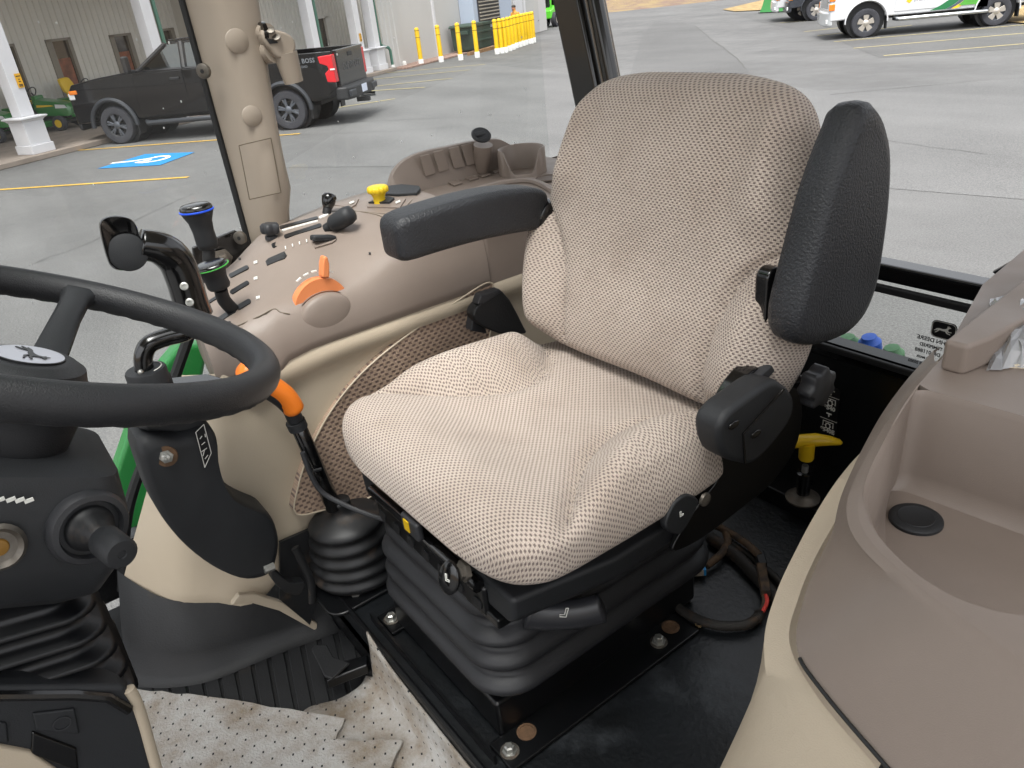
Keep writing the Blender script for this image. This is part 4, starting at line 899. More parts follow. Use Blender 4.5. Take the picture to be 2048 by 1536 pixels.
# belt buckle on the far side of the cushion
be = thing('seat_belt_buckle', 'black seat belt buckle with grey sleeve standing between seat and fabric panel', 'belt buckle', (1.07, -.74, 1.75))
q = [V(XP(x, y, 1.06)) for x, y in ((1005, 582), (1048, 652), (1050, 668), (1000, 668), (950, 640), (958, 610))]
b1 = obj('sleeve', MB().prism(outline(q, 3), (.025, 0, 0)), 'black_rubber', be, bevel=.004); obj('sleeve_mouth', MB().prism([XP(x, y, 1.056) for x, y in ((955, 610), (962, 590), (1000, 578), (1006, 584), (985, 598), (970, 608))], (.02, 0, 0)), 'grey_shell', be, bevel=.003)
obj('bracket', MB().prism([XP(x, y, 1.085) for x, y in ((942, 662), (946, 635), (968, 640), (975, 668))], (.02, 0, 0)), 'grey_shell', be, bevel=.003)
# ================================================================== cab: floor, bulkhead, frame
def resample(pts, n):
    pts = [V(p) for p in pts]; L = [0]
    for a_, b_ in zip(pts, pts[1:]): L.append(L[-1]+(b_-a_).length)
    out = []; j = 0
    for k in range(n):
        d = L[-1]*k/(n-1)
        while j < len(L)-2 and L[j+1] < d: j += 1
        t = (d-L[j])/max(1e-9, L[j+1]-L[j]); out.append(pts[j].lerp(pts[j+1], min(1, max(0, t))))
    return out
def strip(curves, n=60, sm=8, same=False):
    rows = [spline(c, sm) if same else resample(spline(c, sm), n) for c in curves]; mb = MB(); n = len(rows[0])
    for i in range(len(rows)-1):
        pass
    mb.v = [p for r_ in rows for p in r_]
    for i in range(len(rows)-1):
        for k in range(n-1): mb.f.append((i*n+k, i*n+k+1, (i+1)*n+k+1, (i+1)*n+k))
    return mb
PF = 1.42
fl = struct(obj('cab_floor', MB().box((.72, -.755, PF-.03), (1.3, .91, .06)), 'floor_black', bevel=.004))
obj('front_riser', MB().box((.72, -.306, 1.35), (1.3, .012, .075)), 'black_metal', fl)
obj('platform_lip', MB().tube([(1.2, -.303, PF+.004), (.3, -.303, PF+.004)], .005, 8), 'black_metal', fl)
obj('lip_angle', MB().box((.80, -.322, PF+.006), (.36, .004, .024)), 'black_metal', fl)
struct(obj('footwell', MB().box((.75, .15, 1.30), (1.5, .92, .02)), 'black_rubber'))
bw = struct(obj('rear_bulkhead', MB().box((.75, -1.215, 1.56), (1.5, .03, .30)), 'black_metal'))
obj('rear_step', MB().box((.75, -1.13, 1.435), (1.4, .15, .035)), 'black_metal', bw, bevel=.004)
fr = thing('cab_frame', 'black steel cab frame with rear window rails and corner posts', 'cab frame', (.75, -1.2, 1.42))
def bar(pts, r_, m='black_metal', n=12, name='rail', flat=1, par=fr): return obj(name, MB().tube(pts, r_, n, flat=flat), m, par)
obj('window_rail', MB().box((.75, -1.205, 1.868), (1.45, .04, .030)), 'black_gloss', fr, bevel=.006)
obj('window_seal', MB().box((.75, -1.18, 1.844), (1.4, .012, .014)), 'black_rubber', fr, bevel=.004)
obj('window_rail', MB().box((.75, -1.205, 1.695), (1.45, .04, .022)), 'black_gloss', fr, bevel=.005)
obj('window_seal', MB().box((.75, -1.182, 1.708), (1.4, .01, .012)), 'black_rubber', fr, bevel=.003)
obj('window_seal', MB().tube(spline([(.34, -1.182, 1.71), (.355, -1.182, 1.78), (.40, -1.182, 1.832), (.47, -1.182, 1.845)], 8), .010, 8), 'black_rubber', fr)
obj('corner_gusset', MB().prism([YP(1980, 545, -1.19), YP(2060, 500, -1.19), YP(2120, 540, -1.19), YP(2060, 590, -1.19)], (0, -.02, 0)), 'black_gloss', fr, bevel=.004)
# rear right post
def xl(z): return 1.318+.245*(z-1.9)
mb = MB().loft([[(xl(z)+x, y, z) for x, y in ((-.075, -1.18), (0, -1.17), (0, -1.26), (-.075, -1.26))] for z in (1.86, 2.4, 2.8)]); obj('corner_post', mb, 'black_gloss', fr, bevel=.008)
obj('window_strut', MB().tube([(xl(1.88)-.105, -1.2, 1.88), (xl(2.8)-.105, -1.2, 2.8)], .017, 14), 'black_gloss', fr); obj('strut_ring', MB().tube([(xl(2.14)-.105, -1.2, 2.14), (xl(2.143)-.105, -1.2, 2.143)], .0178, 14), 'zinc', fr)
obj('post_trim', MB().tube([(xl(1.9)-.083, -1.195, 1.9), (xl(2.8)-.083, -1.195, 2.8)], .003, 6), 'tan_pillar', fr)
mb = MB().loft([[(x, y, z) for x, y in ((-.0, -1.17), (.10, -1.18), (.10, -1.26), (.0, -1.26))] for z in (1.42, 2.75)]); obj('corner_post', mb, 'black_gloss', fr, bevel=.01)
obj('corner_post', MB().box((1.47, .62, 2.05), (.07, .08, 1.5)), 'black_gloss', fr, bevel=.01); obj('corner_post', MB().box((-.02, .62, 2.05), (.07, .08, 1.5)), 'black_gloss', fr, bevel=.01)
obj('sill_rail', MB().box((1.50, .08, 1.40), (.05, 1.1, .12)), 'black_gloss', fr, bevel=.01)
# door rubber along the right glass (front of console)
obj('glass_seal', MB().tube(spline([XP(246, 1180, 1.47), XP(250, 1060, 1.47), XP(270, 970, 1.47), XP(310, 870, 1.47), XP(372, 690, 1.47), XP(420, 560, 1.47)], 8), .011, 8), 'black_rubber', fr)
obj('lower_corner_plate', MB().prism([XP(x, y, 1.49) for x, y in ((385, 495), (470, 460), (500, 480), (500, 560), (400, 600))], (.01, 0, 0)), 'black_gloss', fr, bevel=.003)
pb = obj('hinge_bolt', MB().lathe([(.02, 0), (.02, .004), (.012, .005), (.012, .014), (.008, .016)], XP(444, 518, 1.485), (-1, 0, 0), 6), 'worn_steel', fr, smooth=20)
# unseen cab roof with headliner; overhang widened to shade the backrest
rf = thing('cab_roof', 'tractor cab roof panel with pale headliner above the seat', 'roof', (.75, -.3, 2.75))
HX0, HX1, HY0, HY1 = .22, 1.34, -.52, .22      # unseen glazed hatch, added so overhead light brightens the cushion
for nm, m_, z0, z1, X0, X1, Y0, Y1 in (('headliner', 'cream_plastic', 2.82, 2.84, -.33, 1.61, -1.25, .93), ('roof_skin', 'john_green', 2.87, 2.99, -.38, 1.66, -1.30, .98)):
    mb = MB()
    for a0, a1, b0, b1 in ((X0, HX0, Y0, Y1), (HX1, X1, Y0, Y1), (HX0, HX1, Y0, HY0), (HX0, HX1, HY1, Y1)): mb.box(((a0+a1)/2, (b0+b1)/2, (z0+z1)/2), (a1-a0, b1-b0, z1-z0))
    obj(nm, mb, m_, rf, smooth=0)
obj('added_hatch_pane', MB().add([(HX0, HY0, 2.93), (HX1, HY0, 2.93), (HX1, HY1, 2.93), (HX0, HY1, 2.93)], [(0, 1, 2, 3)]), 'cab_glass', rf, smooth=0)
# ------------------------------------------------------------------ tan pillar with trim
pi = thing('cab_pillar', 'tan plastic trimmed cab pillar with round caps beside the side window', 'pillar', (1.45, -.48, 1.95))
secs = []
for z, l, r_, ix, fy in ((1.90, -.438, -.492, 1.425, -.455), (1.975, -.438, -.498, 1.425, -.457), (2.02, -.438, -.503, 1.415, -.461), (2.06, -.438, -.512, 1.405, -.464), (2.12, -.438, -.512, 1.405, -.464), (2.2, -.437, -.518, 1.412, -.462), (2.32, -.436, -.528, 1.41, -.463), (2.5, -.434, -.545, 1.41, -.464), (2.8, -.43, -.57, 1.41, -.464)):
    secs.append([(1.5, l, z), (ix+.035, fy+.012, z), (ix+.012, fy+.004, z), (ix, fy-.01, z), (ix, r_+.012, z), (ix+.012, r_, z), (1.5, r_-.01, z)])
pt = obj('trim', MB().loft(secs), 'tan_pillar', pi, smooth=50)
obj('glass_edge', MB().tube([(1.503, -.435, 1.90), (1.503, -.427, 2.8)], .006, 8), 'black_rubber', pi)
for px, py, r_ in ((473, 82, .0195), (503, 232, .0175)):
    obj('round_cap', MB().lathe([(r_, 0), (r_, .003), (r_*.9, .0045), (.001, .005)], XP(px, py, 1.413), (-1, 0, 0), 32), 'tan_pillar', pi)
for px, py in ((408, 142), (481, 475)):
    c_ = V(XP(px, py, 1.452)); s_ = obj('screw', MB().lathe([(.0125, -.002), (.0125, .004), (.010, .0055), (.001, .0055)], c_, (-.6, .75, 0), 24), 'worn_steel', pi); obj('screw_recess', MB().lathe([(.004, .0057), (.001, .0059)], c_, (-.6, .75, 0), 6), 'black_rubber', s_)
q = [XP(x, y, 1.4035) for x, y in ((478, 291), (542, 276), (562, 385), (499, 399))]
mb = MB()
for k in range(4): mb.tube([q[k], q[(k+1) % 4]], .0009, 5)
obj('panel_groove', mb, mat('groove', '#5d5345', .7), pi)
# monitor mount on the pillar
mm = thing('monitor_mount', 'tan swivel monitor mount clamped to the back of the cab pillar', 'mount', (1.40, -.55, 2.25))
mp_ = lambda x, y, d=1.40: V(XP(x, y, d))
obj('clamp_arm', MB().tube([mp_(524, 104, 1.44), mp_(550, 100)], .021, 14), 'tan_pillar', mm); obj('arm', MB().tube([mp_(512, 66, 1.44), mp_(535, 66)], .016, 12), 'tan_pillar', mm)
kn_ = [mp_(x, y, 1.385) for x, y in ((524, 62), (545, 58), (575, 66), (590, 80), (592, 100), (580, 116), (556, 116), (542, 100), (530, 86))]
obj('knuckle', MB().prism(outline(kn_, 3), (.045, 0, 0)), 'tan_pillar', mm, bevel=.009, seg=4); obj('knuckle_gap', MB().prism([mp_(x, y, 1.383) for x, y in ((532, 76), (552, 80), (556, 86), (540, 88))], (.01, 0, 0)), 'black_rubber', mm)
obj('collar', MB().tube([mp_(522, 66), mp_(530, 66)], .0175, 16), 'black_gloss', mm); obj('tube', MB().tube([mp_(570, 106), mp_(588, 165)], [.021, .0165], 20), 'tan_pillar', mm)
for p in ((542, 62), (553, 76)): obj('screw', MB().lathe([(.007, 0), (.007, .003), (.001, .004)], mp_(*p, 1.383), (-.6, .3, .75), 12), 'worn_steel', mm)
# glass panes
gl = thing('side_window', 'dusty side window glass with water drops behind the control console', 'window', (1.5, -.5, 1.9))
for y0_, y1_, z0_, z1_ in ((-1.2, -.45, 1.9, 2.75), (-.44, .58, 1.42, 2.75)): obj('pane', MB().add([(1.503, y0_, z0_), (1.503, y1_, z0_), (1.503, y1_, z1_), (1.503, y0_, z1_)], [(0, 1, 2, 3)]), 'cab_glass', gl, smooth=0)
rw = thing('rear_window', 'lower rear window pane with printed glass mark', 'window', (.75, -1.2, 1.7))
obj('pane', MB().add([(.05, -1.2, 1.70), (1.45, -1.2, 1.70), (1.45, -1.2, 1.86), (.05, -1.2, 1.86)], [(0, 1, 2, 3)]), 'cab_glass', rw, smooth=0)
dm = MB()
for k in range(150):
    y_, z_ = random.uniform(-1.2, .5), random.uniform(1.75, 2.45); r_ = random.uniform(.0006, .0018)
    dm.ball((1.5015 if y_ < -.45 else 1.5115, y_, z_), (r_*.5, r_, r_*random.uniform(1, 1.8)), 6, 4)
struct(obj('water_drops', dm, 'lamp_clear'), 'stuff')
# deer mark on the rear glass (printed, seen from inside)
def deer(o, u, v, k, m, par, n_, name='leaping_deer_mark'):
    pts = [(-1, .05), (-.72, .16), (-.5, .2), (-.2, .17), (.1, .22), (.32, .34), (.42, .5), (.36, .66), (.5, .58), (.52, .8), (.6, .6), (.72, .62), (.86, .5), (.66, .44), (.56, .3), (.5, .1), (.66, .0), (.95, .02), (.98, -.05), (.6, -.12), (.36, -.02), (.5, -.2), (.85, -.3), (.84, -.38), (.4, -.3), (.2, -.06), (-.2, -.06), (-.45, -.02), (-.7, -.3), (-.98, -.5), (-1.02, -.42), (-.75, -.16), (-.66, -.02), (-.95, -.18), (-1.15, -.22), (-1.12, -.14), (-.86, -.02)]
    return obj(name, MB().prism([V(o)+V(u)*x*k+V(v)*y*k for x, y in pts], V(n_)*.0006), m, par, smooth=0)
o_ = V(YP(1888, 661, -1.196)); lu = V((-1, 0, 0)); lv_ = V((0, 0, 1)); lg = obj('badge_mark', MB().prism(to3(rrect(.040, .030, .008), o_, lu, lv_), (0, .0006, 0)), 'decal_black', rw, smooth=0)
obj('badge_border', MB().tube(to3(rrect(.037, .027, .007), o_+V((0, .0012, 0)), lu, lv_), .0005, 4, close=True), 'print_white', lg, smooth=0); deer(o_+V((0, .001, 0)), lu, lv_, .013, 'print_white', lg, (0, 1, 0))
for k, (s_, sz) in enumerate((('JOHN DEERE', .010), ('TEMPERED', .008), ('DR-011888', .009), ('AS2 M43R', .006), ('W-2030 20302', .007), ('.......', .007), ('43R-00091', .006))):
    text('glass_print', s_, sz, (o_.x+.012+.004*k, -1.196, o_.z-.022-.0115*k), (-1, 0, 0), (0, 0, 1), 'decal_black', rw, mirror=True, bold=.0002)
# hydraulic couplers seen through the lower rear pane
for k, (px, py, cm, lab) in enumerate(((1697, 690, 'coupler_green', 'faded green dust cap on hydraulic coupler behind the rear pane, beside the blue cap'), (1740, 690, 'coupler_blue', 'blue dust cap on hydraulic coupler behind the rear pane'), (1785, 712, 'coupler_green', 'green flip cap on hydraulic coupler nearest the printed glass mark'))):
    c_ = V(YP(px, py, -1.36)); th = thing('hydraulic_coupler', lab, 'coupler', c_-V((0, 0, .1)), 'hydraulic couplers behind the cab')
    obj('cap', MB().lathe([(.02, -.016), (.022, -.01), (.022, .008), (.017, .012), (.014, .02), (.001, .021)], c_, (.1, .2, 1), 18), cm, th); obj('flap', MB().box(c_+V((-.035, .01, -.01 if k else 0)), (.05, .03, .014), Matrix.Rotation(R(20), 3, 'Y')), cm, th, bevel=.004)
    obj('body', MB().lathe([(.018, -.08), (.018, -.03), (.021, -.03), (.021, -.016)], c_, (.1, .2, 1), 18), 'zinc', th)
struct(obj('coupler_block', MB().box((.72, -1.36, 1.50), (.4, .12, .12)), 'black_metal'))
# green fender panels outside
gf = thing('tractor_fender', 'green painted tractor fender outside the right glass', 'fender', (1.62, -.4, 1.2))
obj('front_lip', MB().prism([XP(x, y, 1.62) for x, y in ((215, 1200), (225, 960), (262, 850), (318, 740), (360, 690), (420, 690), (400, 800), (300, 1000), (245, 1200))], (.05, 0, 0)), 'john_green', gf, bevel=.012)
obj('rear_top', MB().prism([ZP(x, y, 1.93) for x, y in ((690, 408), (742, 374), (800, 366), (830, 372), (740, 420))], (0, 0, -.03)), 'john_green', gf, bevel=.008)
# ------------------------------------------------------------------ control console (operator's right)
cs = thing('control_console', 'moulded grey-brown control console with slots along the right window', 'console', (1.3, -.6, 1.42))
ZC = [(-1.2, 1.985), (-.86, 1.985), (-.78, 1.995), (-.72, 2.018), (-.6, 2.012), (-.43, 2.0), (-.35, 1.968), (-.28, 1.938), (-.25, 1.925), (-.228, 1.905)]
ZI = [(-1.2, 1.98), (-.8, 1.985), (-.72, 2.0), (-.63, 1.998), (-.54, 1.972), (-.48, 1.95), (-.35, 1.944), (-.27, 1.93), (-.25, 1.922), (-.228, 1.90)]
ZO = [(-1.2, 1.985), (-.8, 1.99), (-.7, 2.005), (-.5, 1.985), (-.39, 1.95), (-.31, 1.925), (-.25, 1.908), (-.228, 1.89)]
def xi(y): return 1.127 + .05*sst(-.30, -.225, y)**2
def prof(y):
    zi, zc, zo = interp(ZI, y), interp(ZC, y), interp(ZO, y); x0 = xi(y); zb = lerp(1.868, 1.815, sst(-.34, -.25, y))
    zb = min(zb, lerp(1.868, 1.80, sst(-.36, -.25, y)))
    return [(x0+.006, zb-.008), (x0-.004, zb), (x0-.002, lerp(zb, zi, .45)), (x0+.010, lerp(zb, zi, .82)), (x0+.026, zi-.004), (x0+.036, zi), (lerp(x0+.036, 1.3, .5), lerp(zi, zc, .6)), (1.30, zc), (1.38, zc+.001), (1.45, lerp(zo, zc, .3)), (1.475, zo-.004), (1.485, zo-.02), (1.487, 1.78)]
def csec(y): return [V((x, y-.055*(x-1.127)/.36*sst(-.46, -.30, y), z)) for x, z in prof(y)]
ys = [-.228, -.236, -.25, -.27, -.3, -.34, -.38, -.42, -.46, -.5, -.54, -.58, -.62, -.66, -.70, -.735]
mb = MB(); rows = [resample(spline(csec(y), 4), 49) for y in ys]; n = 49
mb.v = [p for r_ in rows for p in r_]
for i in range(len(rows)-1):
    for k in range(n-1): mb.f.append((i*n+k, i*n+k+1, (i+1)*n+k+1, (i+1)*n+k))
mb.add(rows[0], [tuple(range(len(rows[0])))])
body = obj('console_body', mb, 'tan_plastic', cs, smooth=60)
from mathutils.bvhtree import BVHTree
_bv = BVHTree.FromPolygons([tuple(p) for p in mb.v], mb.f)
def SF(px, py, up=0.0):
    d = ray(px, py).normalized(); h = _bv.ray_cast(CAM, d)
    return h[0] if h[0] is not None else ZP(px, py, 1.99)
def dec(name, pxs, m, par=None, up=.002, th=.003):
    pts = [SF(*p) for p in pxs]; nrm = (pts[1]-pts[0]).cross(pts[-1]-pts[0]).normalized()
    if nrm.z < 0: nrm = -nrm
    return obj(name, MB().prism([p+nrm*up for p in pts], -nrm*th), m, par or body, smooth=0)
def slot(p0, p1, wpx=9, m='decal_black', name='slot'):
    a_, b_ = V((*p0, 0)), V((*p1, 0)); t = (b_-a_).normalized(); s_ = V((-t.y, t.x, 0))*wpx/2
    pts = []
    for k in range(7): an = R(90+30*k); pts.append(a_+t*math.cos(an)*wpx/2+s_*math.sin(an))
    for k in range(7): an = R(-90+30*k); pts.append(b_+t*math.cos(an)*wpx/2+s_*math.sin(an))
    return dec(name, [(p.x, p.y) for p in pts], m)
slot((562, 456), (634, 437), 5); slot((640, 436), (655, 430), 4, 'print_white', 'scale_line') ; slot((565, 462), (635, 443), 2, 'print_white', 'scale_line'); slot((572, 474), (640, 452), 7)
slot((548, 492), (690, 448), 9); slot((463, 552), (494, 536), 8); slot((465, 585), (495, 567), 8); slot((478, 616), (498, 604), 9); slot((408, 612), (440, 592), 5); slot((440, 640), (468, 622), 9)
dec('square_slot', [(532, 524), (538, 518), (570, 504), (574, 512), (570, 518), (535, 532)], 'decal_black')
for p in ((512, 526), (512, 558), (516, 597)): dec('gate_mark', [(p[0]-3, p[1]-2), (p[0]+4, p[1]-4), (p[0]+4, p[1]+1), (p[0]-3, p[1]+3)], 'print_white', th=.001)
for k in range(6): dec('scale_tick', [(570+14*k, 494-4.5*k), (572+14*k, 493.5-4.5*k), (573+14*k, 499-4.5*k), (571+14*k, 499.5-4.5*k)], 'print_white', th=.001)
for p in ((740, 508), (773, 438), (460, 646), (480, 518)): dec('clip_hole', [(p[0]-2, p[1]-2), (p[0]+2, p[1]-2), (p[0]+2, p[1]+2), (p[0]-2, p[1]+2)], 'decal_black', th=.001)
# panel seams
def seam(pxs, r_=.0011, m='groove'): obj('panel_seam', MB().tube(spline([SF(*p) for p in pxs], 6), r_, 5), m, body)
seam([(475, 652), (520, 632), (548, 618), (562, 625), (580, 628)]); seam([(722, 424), (760, 432), (785, 448)]); seam([(655, 424), (700, 422), (790, 428), (820, 405), (842, 384)])
# rocker switch, yellow knob plate
rs = dec('switch_plate', [(625, 488), (632, 482), (668, 470), (672, 482), (664, 488), (630, 498)], 'tan_plastic', up=.003, th=.004)
sw = V(SF(648, 483)); obj('rocker_switch', MB().box(sw+V((0, 0, .006)), (.020, .042, .010), Matrix.Rotation(R(14), 3, 'X')), 'black_textured', body, bevel=.003)
dec('selector_plate', [(732, 407), (745, 400), (812, 400), (800, 418), (735, 416)], 'tan_plastic', up=.003, th=.004); dec('selector_gate', [(738, 410), (775, 398), (790, 401), (780, 410)], 'black_textured', up=.006, th=.004); dec('label_plate', [(666, 412), (676, 406), (718, 400), (712, 412), (702, 418)], 'tan_plastic', up=.003, th=.004)
for p in ((796, 408), (704, 409)): dec('plate_mark', [(p[0]-5, p[1]), (p[0]+4, p[1]-4), (p[0]+6, p[1]-1), (p[0]-3, p[1]+3)], 'print_white', up=.0042, th=.001)
obj('rubber_pad', MB().prism([ZP(x, y, 2.024) for x, y in ((752, 386), (775, 371), (805, 368), (838, 371), (841, 376), (833, 385), (795, 388))], (0, 0, -.006)), 'black_textured', body, bevel=.0015)
# throttle dome with orange wheel
tcx = V(XP(643, 612, 1.15)); R_ = .043
ow = obj('throttle_wheel', MB().lathe([(R_*.5, -.008), (R_+.004, -.008), (R_+.005, 0), (R_+.004, .010), (R_*.5, .010)], tcx+V((.004, 0, 0)), (-1, 0, 0), 40), 'orange_pale', cs)
pp = SF(652, 545); tabd = V((0, .0, 1)); tb = V(XP(652, 548, 1.145))
obj('throttle_tab', MB().prism([XP(x, y, 1.138) for x, y in ((645, 556), (646, 528), (649, 514), (656, 514), (660, 528), (660, 556))], (.018, 0, 0)), 'orange_pale', ow, bevel=.003)
mb = MB(); 
def dome(u, v):
    an = lerp(R(-15), R(205), u); r_ = (R_-.002)*math.sin(v*math.pi/2)*(1 if math.sin(an) > 0 else 1); return tcx + V((-.010-.018*math.cos(v*math.pi/2)**.5, 0, 0)) + V((0, math.cos(2*math.pi*u)*r_*1.12, math.sin(2*math.pi*u)*r_*.84-.010))
mb.grid(dome, 40, 12, True); mb.lathe([(R_-.002, -.010), (R_+.000, .010)], tcx+V((0, 0, -.010)), (-1, 0, 0), 40, cap=False, scale=(1.12, .84), xdir=(0, 1, 0)); obj('throttle_cover', mb, 'tan_plastic', cs, smooth=60)
for k in range(5): a_ = R(60+14*k); obj('throttle_scale', MB().box(tcx+V((.004, math.cos(a_)*-.058, math.sin(a_)*.058)), (.004, .009, .002), Matrix.Rotation(-(a_-R(90)), 3, 'X')), 'print_white', body, smooth=0)
# cream side panel
cols = [(XP(364, 750, 1.41), XP(245, 1165, 1.40)), (XP(378, 750, 1.30), XP(292, 1187, 1.31)), (XP(425, 748, 1.19), XP(350, 1213, 1.235)), (XP(500, 736, 1.14), XP(430, 1216, 1.20)), (XP(620, 690, 1.13), XP(520, 1211, 1.16)), (V((1.13, -.46, 1.873)), V((1.14, -.33, 1.52))), (V((1.13, -.6, 1.873)), V((1.135, -.5, 1.52))), (V((1.13, -.8, 1.873)), V((1.135, -.75, 1.53))), (V((1.13, -1.17, 1.873)), V((1.135, -1.17, 1.53)))]
mb = MB(); tops = resample(spline([c[0] for c in cols], 8), 70); bots = resample(spline([c[1] for c in cols], 8), 70)
pr_ = [(0, 0), (.02, -.004), (.05, -.010), (.09, -.010), (.12, -.004), (.15, .003), (.2, .004), (.35, .0), (.55, .002), (.75, .002), (.92, .001), (.97, .002), (1, .010)]
for t_, o2 in pr_:
    for k in range(70):
        f_ = sst(3, 14, k)
        mb.v.append(tops[k].lerp(bots[k], t_)+V((o2*f_, 0, 0)) + V((-.02*math.sin(math.pi*t_)*(1-sst(10, 20, k)), .012*math.sin(math.pi*t_)*(1-sst(10, 30, k)), 0)))
for i in range(len(pr_)-1):
    for k in range(69): mb.f.append((i*70+k, i*70+k+1, (i+1)*70+k+1, (i+1)*70+k))
cp = obj('side_panel', mb, 'cream_plastic', cs, smooth=60)
q = [XP(x, y, 1.123) for x, y in ((592, 1028), (596, 975), (615, 915), (645, 850), (685, 790), (735, 735), (795, 685), (870, 632), (940, 585), (968, 568), (982, 566), (986, 576), (984, 640), (960, 740), (860, 900), (760, 985), (655, 1018))]
qq = outline(q, 4); fp = obj('fabric_inset', MB().prism(qq, (.03, 0, 0)), 'panel_cloth', cs, bevel=.003)
o0 = ORG[fp.name]; set_uv(fp, lambda i: (fp.data.vertices[i].co.y, fp.data.vertices[i].co.z))
obj('inset_piping', MB().tube(qq, .0016, 6, close=True), 'cream_plastic', fp)
obj('lower_strip', MB().prism([XP(x, y, 1.135) for x, y in ((462, 1212), (500, 1206), (560, 1223), (634, 1264), (636, 1248), (600, 1226), (560, 1203), (510, 1188), (478, 1190))], (.012, 0, 0)), 'cream_plastic', cs, bevel=.003)
obj('kick_rubber', strip([[cols[0][1]+V((.03, 0, .01)), cols[1][1]+V((.0, 0, .012)), cols[2][1]+V((.004, 0, .012)), cols[3][1]+V((.004, 0, .012)), cols[4][1]+V((.004, -.002, .012)), V((1.15, -.298, 1.36))], [ZP(243, 1260, 1.40), ZP(280, 1290, 1.40), ZP(345, 1305, 1.39), ZP(405, 1300, 1.38), ZP(500, 1275, 1.36), V((1.14, -.298, 1.34))], [ZP(252, 1325, 1.345), ZP(285, 1345, 1.335), ZP(345, 1352, 1.33), ZP(405, 1345, 1.328), ZP(505, 1305, 1.326), V((1.13, -.298, 1.326))], [ZP(240, 1372, 1.322), ZP(280, 1375, 1.322), ZP(350, 1375, 1.322), ZP(430, 1360, 1.322), ZP(540, 1315, 1.322), V((1.10, -.298, 1.322))]], 50), 'black_rubber', cs, smooth=170)
# rear tray
tr_ = obj('tray_floor', MB().prism([(1.12, -.73, 1.975), (1.12, -1.16, 1.975), (1.47, -1.16, 1.975), (1.47, -.73, 1.975)], (0, 0, .01)), 'tan_plastic', cs, bevel=.003)
rim = [XP(x, y, 1.46) for x, y in ((778, 385), (786, 350), (805, 325), (840, 307), (900, 293), (950, 283), (995, 279), (1018, 288), (1045, 302), (1090, 318), (1130, 330))]
mb = strip([[V((1.448, p.y, 1.984)) for p in rim], [V((1.452, p.y, lerp(1.984, p.z, .5))) for p in rim], [V((1.46, p.y, p.z)) for p in rim], [V((1.467, p.y, p.z+.002)) for p in rim], [V((1.474, p.y, p.z)) for p in rim], [V((1.485, p.y, 1.95)) for p in rim]], 60); obj('tray_back', mb, 'tan_plastic', cs, smooth=50)
def padp(px, d, par, th): 
    c_ = [XP(x, y, d) for x, y in px]; obj('blank_pad', MB().prism(c_, (-th, 0, 0)), 'tan_plastic', par, bevel=.0015)
for k in range(4):
    x0 = 838+ (0, 27, 58, 83)[k]; y0 = (312, 304, 297, 291)[k]; padp([(x0, y0), (x0+20, y0-5), (x0+33, y0+35), (x0+12, y0+41)], 1.449, tr_, .003)
for k in range(4):
    x0 = (888, 920, 945, 970)[k]; y0 = (362, 352, 345, 337)[k]; c_ = [ZP(x, y, 1.986) for x, y in ((x0, y0), (x0+18, y0-6), (x0+38, y0+5), (x0+20, y0+11))]; obj('blank_pad', MB().prism(c_, (0, 0, .003)), 'tan_plastic', tr_, bevel=.0012)
obj('tray_lip', MB().tube(spline([ZP(x, y, 1.988) for x, y in ((862, 412), (885, 400), (940, 384), (1000, 368), (1050, 362), (1080, 368), (1110, 385))], 6), .007, 8), 'tan_plastic', tr_)
sc = V(XP(966, 300, 1.435)); obj('socket_boss', MB().lathe([(.012, -.05), (.02, -.02), (.021, .012)], sc, (-.25, 0, 1), 24), 'tan_plastic', tr_); so_ = obj('socket_cap', MB().lathe([(.021, .0), (.022, .004), (.018, .008), (.001, .009)], V(XP(962, 272, 1.43)), (-.55, .1, .8), 24), 'black_textured', tr_); obj('cap_tab', MB().box(V(XP(960, 268, 1.425)), (.012, .026, .006), Matrix.Rotation(R(-35), 3, 'Y')), 'black_textured', so_, bevel=.002)
cc_ = V(ZP(1046, 345, 1.985)); mb = MB()
def cupw(r_, zl):
    return [[cc_+V((r_*math.cos(a_), r_*math.sin(a_), zl(a_))) for a_ in [2*math.pi*k/48 for k in range(48)]]]
va = math.atan2(0-cc_.y, 0-cc_.x)
def hgt(a_):
    d_ = abs((a_-va+math.pi) % (2*math.pi)-math.pi); return lerp(.004, .052, sst(.35, 1.0, d_))
mb.loft(cupw(.047, lambda a_: -.05)+cupw(.047, hgt)+cupw(.0495, lambda a_: hgt(a_)+.002)+cupw(.052, hgt)+cupw(.053, lambda a_: -.005), cap=False); mb.lathe([(.047, -.02), (.001, -.02)], cc_, n=48, cap=False); obj('cup_holder', mb, 'tan_plastic', tr_, smooth=60)
obj('coin_cup', MB().lathe([(.03, .002), (.027, .004), (.025, .0), (.024, .001), (.001, .001)], ZP(1098, 358, 1.986), n=30, scale=(1, 1)), mat('tan_dark', '#5e5249', .6), tr_)
# console end under the tray (behind the seat)
obj('lower_body', MB().box((1.303, -.952, 1.915), (.352, .436, .119)), 'tan_plastic', cs, bevel=.01)
